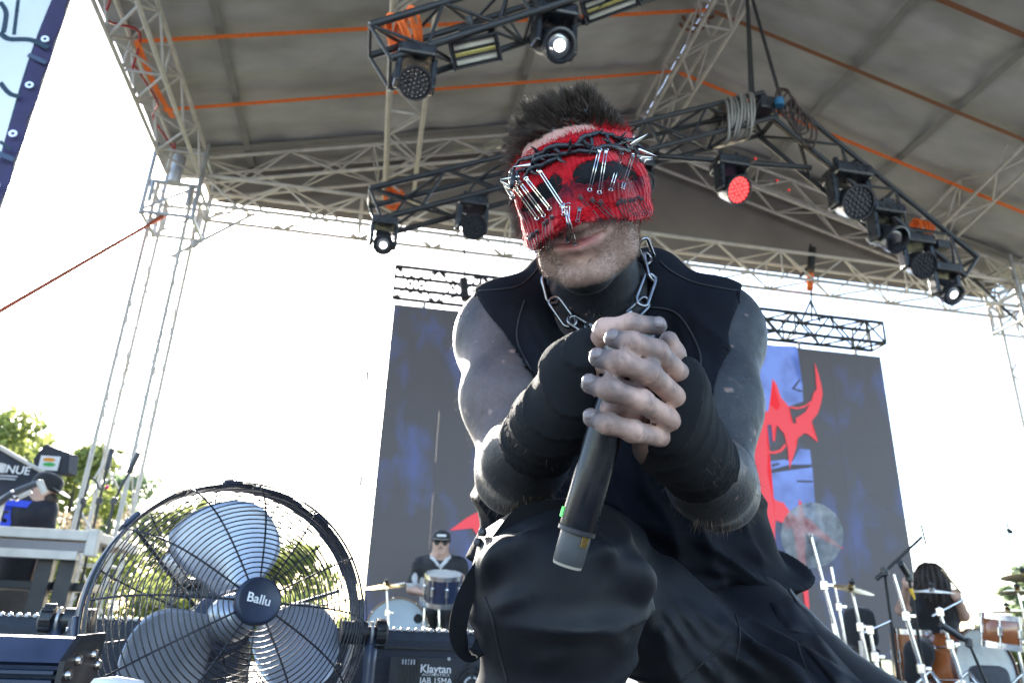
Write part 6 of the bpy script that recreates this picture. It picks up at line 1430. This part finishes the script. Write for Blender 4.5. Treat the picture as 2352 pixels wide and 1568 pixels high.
mar = np.clip(mar, 0, 1); mn = fbm(mL, 150, 3); red = np.array([.50, .0035, .013])[None]*(.72+.5*mn[:, None]); mcol = red*(1-mar[:, None]*.92)+np.array([.045, .006, .018])*mar[:, None]*.92
mask = thing('mask', Vector(map(float, HO)), 'frayed red knitted mask covering the singer\'s eyes and nose, pierced by safety pins', 'mask')
def knit():
    m = bpy.data.materials.new('red knit'); m.use_nodes = True; n = m.node_tree.nodes; L = m.node_tree.links; p = n['Principled BSDF']
    p.inputs['Roughness'].default_value = .85; p.inputs['Specular IOR Level'].default_value = .2; p.inputs['Sheen Weight'].default_value = .25
    a = n.new('ShaderNodeAttribute'); a.attribute_name = 'Col'; u = n.new('ShaderNodeAttribute'); u.attribute_name = 'arc'
    L.new(a.outputs['Color'], p.inputs['Base Color'])
    w = n.new('ShaderNodeTexWave'); w.bands_direction = 'X'; w.inputs['Scale'].default_value = 1.; w.inputs['Distortion'].default_value = 1.2; w.inputs['Detail'].default_value = 2; w.inputs['Detail Scale'].default_value = 2.
    L.new(u.outputs['Vector'], w.inputs['Vector']); t = n.new('ShaderNodeTexNoise'); t.inputs['Scale'].default_value = 3.; L.new(u.outputs['Vector'], t.inputs['Vector'])
    ad = n.new('ShaderNodeMath'); ad.operation = 'ADD'; L.new(w.outputs['Fac'], ad.inputs[0]); L.new(t.outputs[0], ad.inputs[1])
    b = n.new('ShaderNodeBump'); b.inputs['Strength'].default_value = 1.; b.inputs['Distance'].default_value = .0010; L.new(ad.outputs[0], b.inputs['Height']); L.new(b.outputs[0], p.inputs['Normal'])
    return m
KNIT = knit()
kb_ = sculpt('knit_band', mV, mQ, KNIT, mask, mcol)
at = kb_.data.attributes.new('arc', 'FLOAT_VECTOR', 'POINT'); at.data.foreach_set('vector', np.stack([mth*.085/.0055*.32, mL[:, 2]/.004, mth*0], 1).astype(np.float32).ravel())
FRAY = mat('red yarn', (.50, .0035, .012), .85, 0, .3, 300, spec=.2)
def near_edge(V): 
    L_ = h_local(V); th = np.arctan2(L_[:, 0], L_[:, 1]); x, y, z = proj(V)
    a = np.abs(L_[:, 2]-hole(th, te)) < .005; b = np.abs(L_[:, 2]-hole(th, be)) < .004
    c = (np.abs(np.minimum(poly_sd(x, y, hole_l), poly_sd(x, y, hole_r))) < 7) & ((V-HO)@_vy > 0)
    return a, b, c
ea, eb, ec = near_edge(mV)
for msk, n_, ln_, cu in ((ea, 2200, .008, .9), (eb, 700, .006, .8), (ec, 900, .007, .9)):
    q, nn = sample_surface(mV, mQ, n_, msk); L_ = h_local(q)
    dv = nn*.7+RNG.normal(size=q.shape)*.7+(HR@np.array([0, 0, .5]) if msk is ea else 0); dv /= np.linalg.norm(dv, axis=1, keepdims=True)
    strands('fringe', q-nn*.001, dv, ln_*(.3+RNG.random(n_)), .0009, FRAY, mask, droop=RNG.normal(size=q.shape)*.5, seg=4)
q, nn = sample_surface(mV, mQ, 7000, mfront & (mar < .5)); dv = nn*.4+RNG.normal(size=q.shape)*.7; dv /= np.linalg.norm(dv, axis=1, keepdims=True)
strands('fuzz', q-nn*.001, dv, .0034*(.4+RNG.random(len(q))), .0006, FRAY, mask, droop=RNG.normal(size=q.shape)*.6, seg=3)
# loose yarn along the nose and the upper rim
mask_bvh = bvh_of(mV, mQ)
_ld = [.9]
def on_mask(x, y, off=.002):
    h, n = ray_hit(mask_bvh, x, y)
    if h is None:
        h, n = ray_hit(body_bvh, x, y)
        if h is None: return P(x, y, _ld[0])
    _ld[0] = (h-CAMPOS).dot(_f); return h+n*off
for i in range(44):
    if i < 22: xs = np.linspace(640+random.uniform(-60, 200), 1150+random.uniform(-200, 250), 6); base = lambda x: 1190-(x-640)*.32+random.uniform(-70, 60)
    else: xs = np.linspace(random.uniform(300, 1000), 0, 2); xs = np.linspace(xs[0], xs[0]+random.uniform(120, 420), 6); base = lambda x: 300-(x-500)*.17+(((x-900)/520)**2)*45+random.uniform(-26, 30)
    tube('loose_yarn', spline([on_mask(*z5(x, base(x)), .0015) for x in xs], 4), .0006, FRAY, mask, 4)
# black cloth behind the eye openings
EP = HM.copy(); EP.F = np.maximum(np.maximum(Fh-.0055-nz*.002, hsd-.012), -(Fh-.001)).reshape(HM.F.shape).astype(np.float32)
EP.F = np.maximum(EP.F, np.where(front, -1, 1).reshape(HM.F.shape))
eV, eQ = EP.mesh(); eV, eQ = clean(eV, eQ)
_s = proj(eV)[0] < 1302
for s_ in (True, False):
    f_ = eQ[_s[eQ].all(1)] if s_ else eQ[(~_s[eQ]).all(1)]
    v_, f_ = clean(eV, f_); sculpt('eye_patch', v_, f_, mat('black patch cloth', (.006, .007, .01), .8, 0, .3, 60, .4, 500, spec=.3), mask)
# crown of thorns
crown = thing('thorn_crown', Vector(map(float, HO+HR@np.array([0, .1, .05]))), 'black rubber thorn branch wound along the top of the red mask with silver spikes', 'headpiece')
THORN = mat('black thorn rubber', (.016, .019, .024), .42, 0, .25, 60, .3, 220)
BR = [((140, 765), (178, 640), (250, 500), (350, 450), (480, 420), (600, 345), (780, 312), (860, 320), (960, 240), (1090, 190), (1200, 182), (1330, 215), (1400, 252)),
      ((240, 742), (240, 612), (330, 570), (400, 530), (450, 470), (560, 420), (700, 412), (850, 400), (1000, 402), (1110, 398)),
      ((860, 320), (1000, 322), (1080, 345), (1250, 350), (1400, 350), (1470, 370)), ((1265, 330), (1340, 290), (1420, 250), (1495, 238)),
      ((1420, 290), (1500, 340), (1570, 330), (1605, 290)), ((290, 690), (370, 605), (480, 560), (640, 470), (690, 458)), ((390, 520), (440, 440), (520, 400), (600, 350)), ((120, 790), (150, 700), (190, 600))]
for k_, b in enumerate(BR):
    pts = [on_mask(*z5(*p), .0045+.0022*math.sin(1.7*i+k_)) for i, p in enumerate(b)]
    sp = spline(pts, 6); j = [Vector((random.gauss(0, 1), random.gauss(0, 1), random.gauss(0, 1)))*.0005 for _ in sp]
    tube('branch', [a+c for a, c in zip(sp, j)], .0031, THORN, crown, 8, taper=lambda t: (.6+.4*math.sin(math.pi*min(max(t, .12), .88)))*(1+.15*math.sin(t*31)))
TH = [((460, 402), (345, 303)), ((820, 325), (820, 208)), ((1060, 205), (1205, 88)), ((1052, 240), (1028, 400)), ((1250, 325), (1165, 212)), ((1350, 260), (1478, 128)), ((950, 262), (1108, 300)), ((795, 395), (835, 290)), ((392, 522), (348, 480)),
      ((640, 350), (700, 398)), ((690, 458), (778, 494)), ((1540, 355), (1570, 512)), ((370, 600), (465, 635)), ((165, 610), (150, 545)), ((180, 930), (105, 1012)), ((1590, 300), (1660, 350)), ((1330, 230), (1455, 195)), ((440, 470), (520, 462)), ((1210, 190), (1310, 290))]
def cone(bag, a, b, r, n=7, bend=.12, nseg=5):
    a, b = Vector(a), Vector(b); d = b-a; s = d.cross(_f).normalized()*d.length*bend
    pts = [a+d*t+s*math.sin(math.pi*t)*.6 for t in np.linspace(0, 1, nseg)]
    bag.tube(pts, r, n, taper=lambda t: max(1-t, .02)**.8)
for i, (a_, b_) in enumerate(TH):
    bg = Bag(); A_ = on_mask(*z5(*a_), .004); dA = (A_-CAMPOS).dot(_f); cone(bg, A_, P(*z5(*b_), dA-.012), .0028, 7, .14 if i % 2 else -.14); bg.build('thorn', THORN, crown, True)
SILV = mat('polished steel', (.78, .76, .7), .18, 1.)
for a_, b_ in (((365, 530), (150, 540)), ((240, 682), (0, 686)), ((110, 770), (-2, 700)), ((140, 862), (40, 758)), ((1468, 292), (1705, 160)), ((1548, 350), (1808, 418)), ((1640, 438), (1772, 430)), ((1630, 478), (1762, 452))):
    bg = Bag(); A_ = on_mask(*z5(*a_), .004); dA = (A_-CAMPOS).dot(_f); cone(bg, A_, P(*z5(*b_), dA-.004), .0034, 10, 0); bg.build('spike', SILV, crown, True)
for x, y in ((165, 790), (250, 740), (150, 890), (1600, 430), (1640, 470)):
    lathe('stud', T(on_mask(*z5(x, y), .005)), [(0, -.0034), (.003, -.0022), (.0042, 0), (.003, .0022), (0, .0034)], SILV, crown, 10)
# safety pins
def pin(a, b, m, wire=.00068, off=.0035, lift=.0):
    wire *= .85
    A_ = on_mask(*z5(*a), off+lift); B_ = on_mask(*z5(*b), off); d = B_-A_; L_ = d.length; d.normalize(); n = (CAMPOS-A_); n = (n-d*n.dot(d)).normalized(); s = d.cross(n)
    W = .0015; bg = Bag(); path = []
    for t in np.linspace(0, 1, 8):                            # the wire lies on the cloth, never under it
        q = A_+(B_-A_)*t; x, y, z = proj(np.array(q)[None]); h, nn = ray_hit(mask_bvh, float(x[0]), float(y[0]))
        if h is not None: q = q+(CAMPOS-q).normalized()*max(0., .0026-((h-CAMPOS).length-(q-CAMPOS).length))
        hb2, _n = ray_hit(body_bvh, float(x[0]), float(y[0]))
        if hb2 is not None and .03 < t < .97: q = q+(CAMPOS-q).normalized()*max(0., .0100-((hb2-CAMPOS).length-(q-CAMPOS).length))
        path.append(q)
    bg.tube(spline([q+s*W for q in path], 3), wire, 5); bg.tube(spline([q-s*W-n*.0006 for q in path], 3), wire, 5)
    bg.tube([B_+d*.0022+(s*math.cos(t)+d*math.sin(t))*.0024+n*.0006*math.sin(t) for t in np.linspace(0, 2*math.pi, 12)[:-1]], wire, 5, closed=True)
    bg.box(basis(A_+d*.0022, s, d, n), (.0046, .0046, .0016), .0005)
    bg.tube([A_+(s*math.cos(t)*.0026-d*math.sin(t)*.0022) for t in np.linspace(0, math.pi, 7)], wire*1.3, 5)
    bg.build('safety_pin', m, mask, True)
PINL = mat('bright pin wire', (.72, .68, .58), .22, 1.); PIND = mat('dark pin wire', (.16, .16, .17), .35, .6)
for a_, b_ in (((205, 790), (430, 1105)), ((250, 742), (500, 1070)), ((325, 690), (588, 1005)), ((465, 595), (715, 985))): pin(a_, b_, PINL, .0009)
for a_, b_ in (((1138, 372), (1035, 785)), ((1212, 380), (1150, 800)), ((1380, 372), (1275, 775)), ((1505, 412), (1392, 770))): pin(a_, b_, mat('steel pin wire', (.5, .5, .5), .25, 1.), .0008)
for a_, b_ in (((915, 890), (1185, 1205)), ((1055, 908), (1350, 1212)), ((1140, 938), (1340, 1150)), ((1330, 952), (1470, 1200)), ((1365, 920), (1470, 1075)), ((1412, 915), (1530, 1085)), ((1462, 912), (1556, 1080)), ((1512, 920), (1620, 1080)), ((1562, 905), (1655, 1060)), ((1602, 900), (1692, 1060)),
               ((355, 1330), (380, 1500)), ((385, 1312), (415, 1498)), ((405, 1302), (450, 1490)), ((445, 1270), (480, 1478)), ((535, 1202), (505, 1488)), ((570, 1172), (570, 1468)), ((625, 1132), (590, 1448)), ((905, 1040), (890, 1150))): pin(a_, b_, PIND, .00055)
for a_, b_ in (((785, 1385), (792, 1015)), ((850, 1400), (770, 1060)), ((730, 1000), (745, 1080))): pin(a_, b_, mat('steel pin wire', (.5, .5, .5), .25, 1.), .0008)

# ---- chain necklace
neckl = thing('chain_necklace', Vector(map(float, pp_(1390, 740, 1.0))), 'heavy silver chain of long oval links round the singer\'s neck', 'necklace')
STEEL = mat('worn steel', (.26, .26, .27), .28, 1., .2, 60)
def link(a, b, face, dd=0., Wd=.0088, wr=.0028):
    def pt(x, y):
        h, n = ray_hit(shirt_bvh, x, y)
        c = [q for q in (h, ) if q is not None and (q-CAMPOS).dot(_f) < 1.09]
        if not c: return P(x, y, 1.02-dd)
        h = min(c, key=lambda q: (q-CAMPOS).length); return h+(CAMPOS-h).normalized()*(.007+dd)
    A_, B_ = pt(*z6(*a)), pt(*z6(*b)); d = (B_-A_); L_ = d.length; d.normalize(); n = (CAMPOS-A_); n = (n-d*n.dot(d)).normalized(); s = d.cross(n)
    s = (s*math.cos(rad(face))+n*math.sin(rad(face))); pts = []
    h_ = max(L_/2-Wd, .002)+.002
    for t in np.linspace(0, math.pi, 8): pts.append(s*math.cos(t)*Wd+d*(h_+math.sin(t)*Wd))
    for t in np.linspace(math.pi, 2*math.pi, 8): pts.append(s*math.cos(t)*Wd+d*(-h_+math.sin(t)*Wd))
    c = (A_+B_)/2; tube('link', [c+p for p in pts], wr, STEEL, neckl, 8, True)
for a_, b_, fc in (((712, 110), (716, 245), 70), ((700, 235), (745, 405), 8), ((738, 385), (862, 555), 15), ((848, 515), (985, 600), 40), ((960, 560), (1060, 640), 60), ((1318, 5), (1372, 140), 25), ((1352, 95), (1392, 262), 62), ((1378, 232), (1312, 420), 12), ((1350, 395), (1225, 520), 18), ((1250, 480), (1190, 560), 60)): link(a_, b_, fc)
# ---- webbing straps on the trousers
WEB = mat('black webbing', (.008, .0085, .011), .85, 0, .2, 40, .1, 1500, spec=.12)
def ribbon(name, pts, w, m, parent, t=.0012, smooth=False):
    sp = spline([pp_(*q[:3]) for q in pts], 6); wd = []
    k = len(pts)
    ang = [q[3] if len(q) > 3 else 0. for q in pts]; v = []; f = []
    for i, p in enumerate(sp):
        tn = (sp[min(i+1, len(sp)-1)]-sp[max(i-1, 0)]).normalized(); n = (CAMPOS-p); n = (n-tn*n.dot(tn)).normalized(); s = tn.cross(n)
        a = rad(np.interp(i/6, range(k), ang)); s, n = s*math.cos(a)+n*math.sin(a), n*math.cos(a)-s*math.sin(a)
        v += [p+s*w/2+n*t, p-s*w/2+n*t, p-s*w/2-n*t, p+s*w/2-n*t]
    for i in range(len(sp)-1):
        for j in range(4): f.append((i*4+j, i*4+(j+1) % 4, i*4+4+(j+1) % 4, i*4+4+j))
    f += [(3, 2, 1, 0), tuple(len(v)-4+j for j in range(4))]
    o = world_part(name, v, f, m, parent, smooth)
    if smooth: o.data.set_sharp_from_angle(angle=rad(40))
    return o
ribbon('strap', [(1330, 1168, .79, 20), (1250, 1172, .775, 10), (1196, 1186, .77), (1152, 1238, .765), (1102, 1310, .76), (1066, 1380, .755), (1052, 1440, .753, 10), (1058, 1478, .753, 30), (1076, 1504, .757, 62), (1096, 1500, .765, 75)], .0185, WEB, singer, smooth=True)
ribbon('strap', [(1076, 1504, .759, 70), (1096, 1494, .768, 40), (1110, 1462, .775, 15), (1110, 1432, .785)], .016, WEB, singer, smooth=True)
for x, y, r in ((1108, 1222, 9), (1098, 1245, 7)): lathe('buckle', T(P(x, y, .78)), [(0, -.004), (.0035, -.004), (.005, 0), (.0035, .004), (0, .004)], BLACKP, singer, 10)
for c_ in ((1096, 1412), (1104, 1446)): tube('buckle', [P(c_[0]-14, c_[1]-12, .775), P(c_[0]+10, c_[1]-16, .775), P(c_[0]+14, c_[1]+12, .775), P(c_[0]-8, c_[1]+16, .775)], .0035, BLACKP, singer, 6, True)
# cargo pocket flap, cord and tips on the far thigh
def patch(name, poly, off, th, m, parent):
    b = [];
    for x, y in poly:
        h, n = ray_hit(tro_bvh, x, y)
        if h is None: h = P(x, y, .98); n = (CAMPOS-h).normalized()
        b.append((h, (CAMPOS-h).normalized()))
    k = len(b); v = [h+n*off for h, n in b]+[h+n*(off+th) for h, n in b]
    f = [tuple(range(k-1, -1, -1)), tuple(range(k, 2*k))]+[(i, (i+1) % k, k+(i+1) % k, k+i) for i in range(k)]
    return world_part(name, v, f, m, parent)
def flap(name, c4, n, th, m):
    b = [[None]*(n+1) for _ in range(n+1)]; top = []
    for i in range(n+1):
        for j in range(n+1):
            u, w_ = i/n, j/n; x = (c4[0][0]*(1-u)+c4[1][0]*u)*(1-w_)+(c4[3][0]*(1-u)+c4[2][0]*u)*w_; y = (c4[0][1]*(1-u)+c4[1][1]*u)*(1-w_)+(c4[3][1]*(1-u)+c4[2][1]*u)*w_
            h, nn = ray_hit(tro_bvh, x, y)
            if h is None: h = P(x, y, .97)
            e = min(u, 1-u, w_, 1-w_); top.append(h+(CAMPOS-h).normalized()*(.001+th*min(1, e*5)+.0015*math.sin(9*u+5*w_)))
    f = [(i*(n+1)+j, (i+1)*(n+1)+j, (i+1)*(n+1)+j+1, i*(n+1)+j+1) for i in range(n) for j in range(n)]
    return world_part(name, top, f, m, singer, True)
flap('pocket_flap', [(1768, 1384), (1822, 1362), (1882, 1458), (1806, 1446)], 10, .006, TROU)
flap('pocket', [(1836, 1470), (1880, 1455), (1980, 1568), (1925, 1590)], 10, .008, TROU)
tube('cord', spline([P(1812, 1352, .98), P(1838, 1388, .97), P(1862, 1410, .96), P(1880, 1432, .955)], 5), .0026, BLACKP, singer, 6)
rod('cord_tip', P(1876, 1428, .955), P(1894, 1450, .955), .0045, mat('dull cord tip', (.1, .1, .11), .4, .6), singer)
tube('cord', spline([P(1878, 1500, .93), P(1920, 1530, .92), P(1960, 1545, .91), P(1985, 1568, .90), P(2005, 1600, .89)], 5), .003, BLACKP, singer, 6)
rod('cord_tip', P(1955, 1540, .905), P(1975, 1550, .905), .005, CHROME, singer)
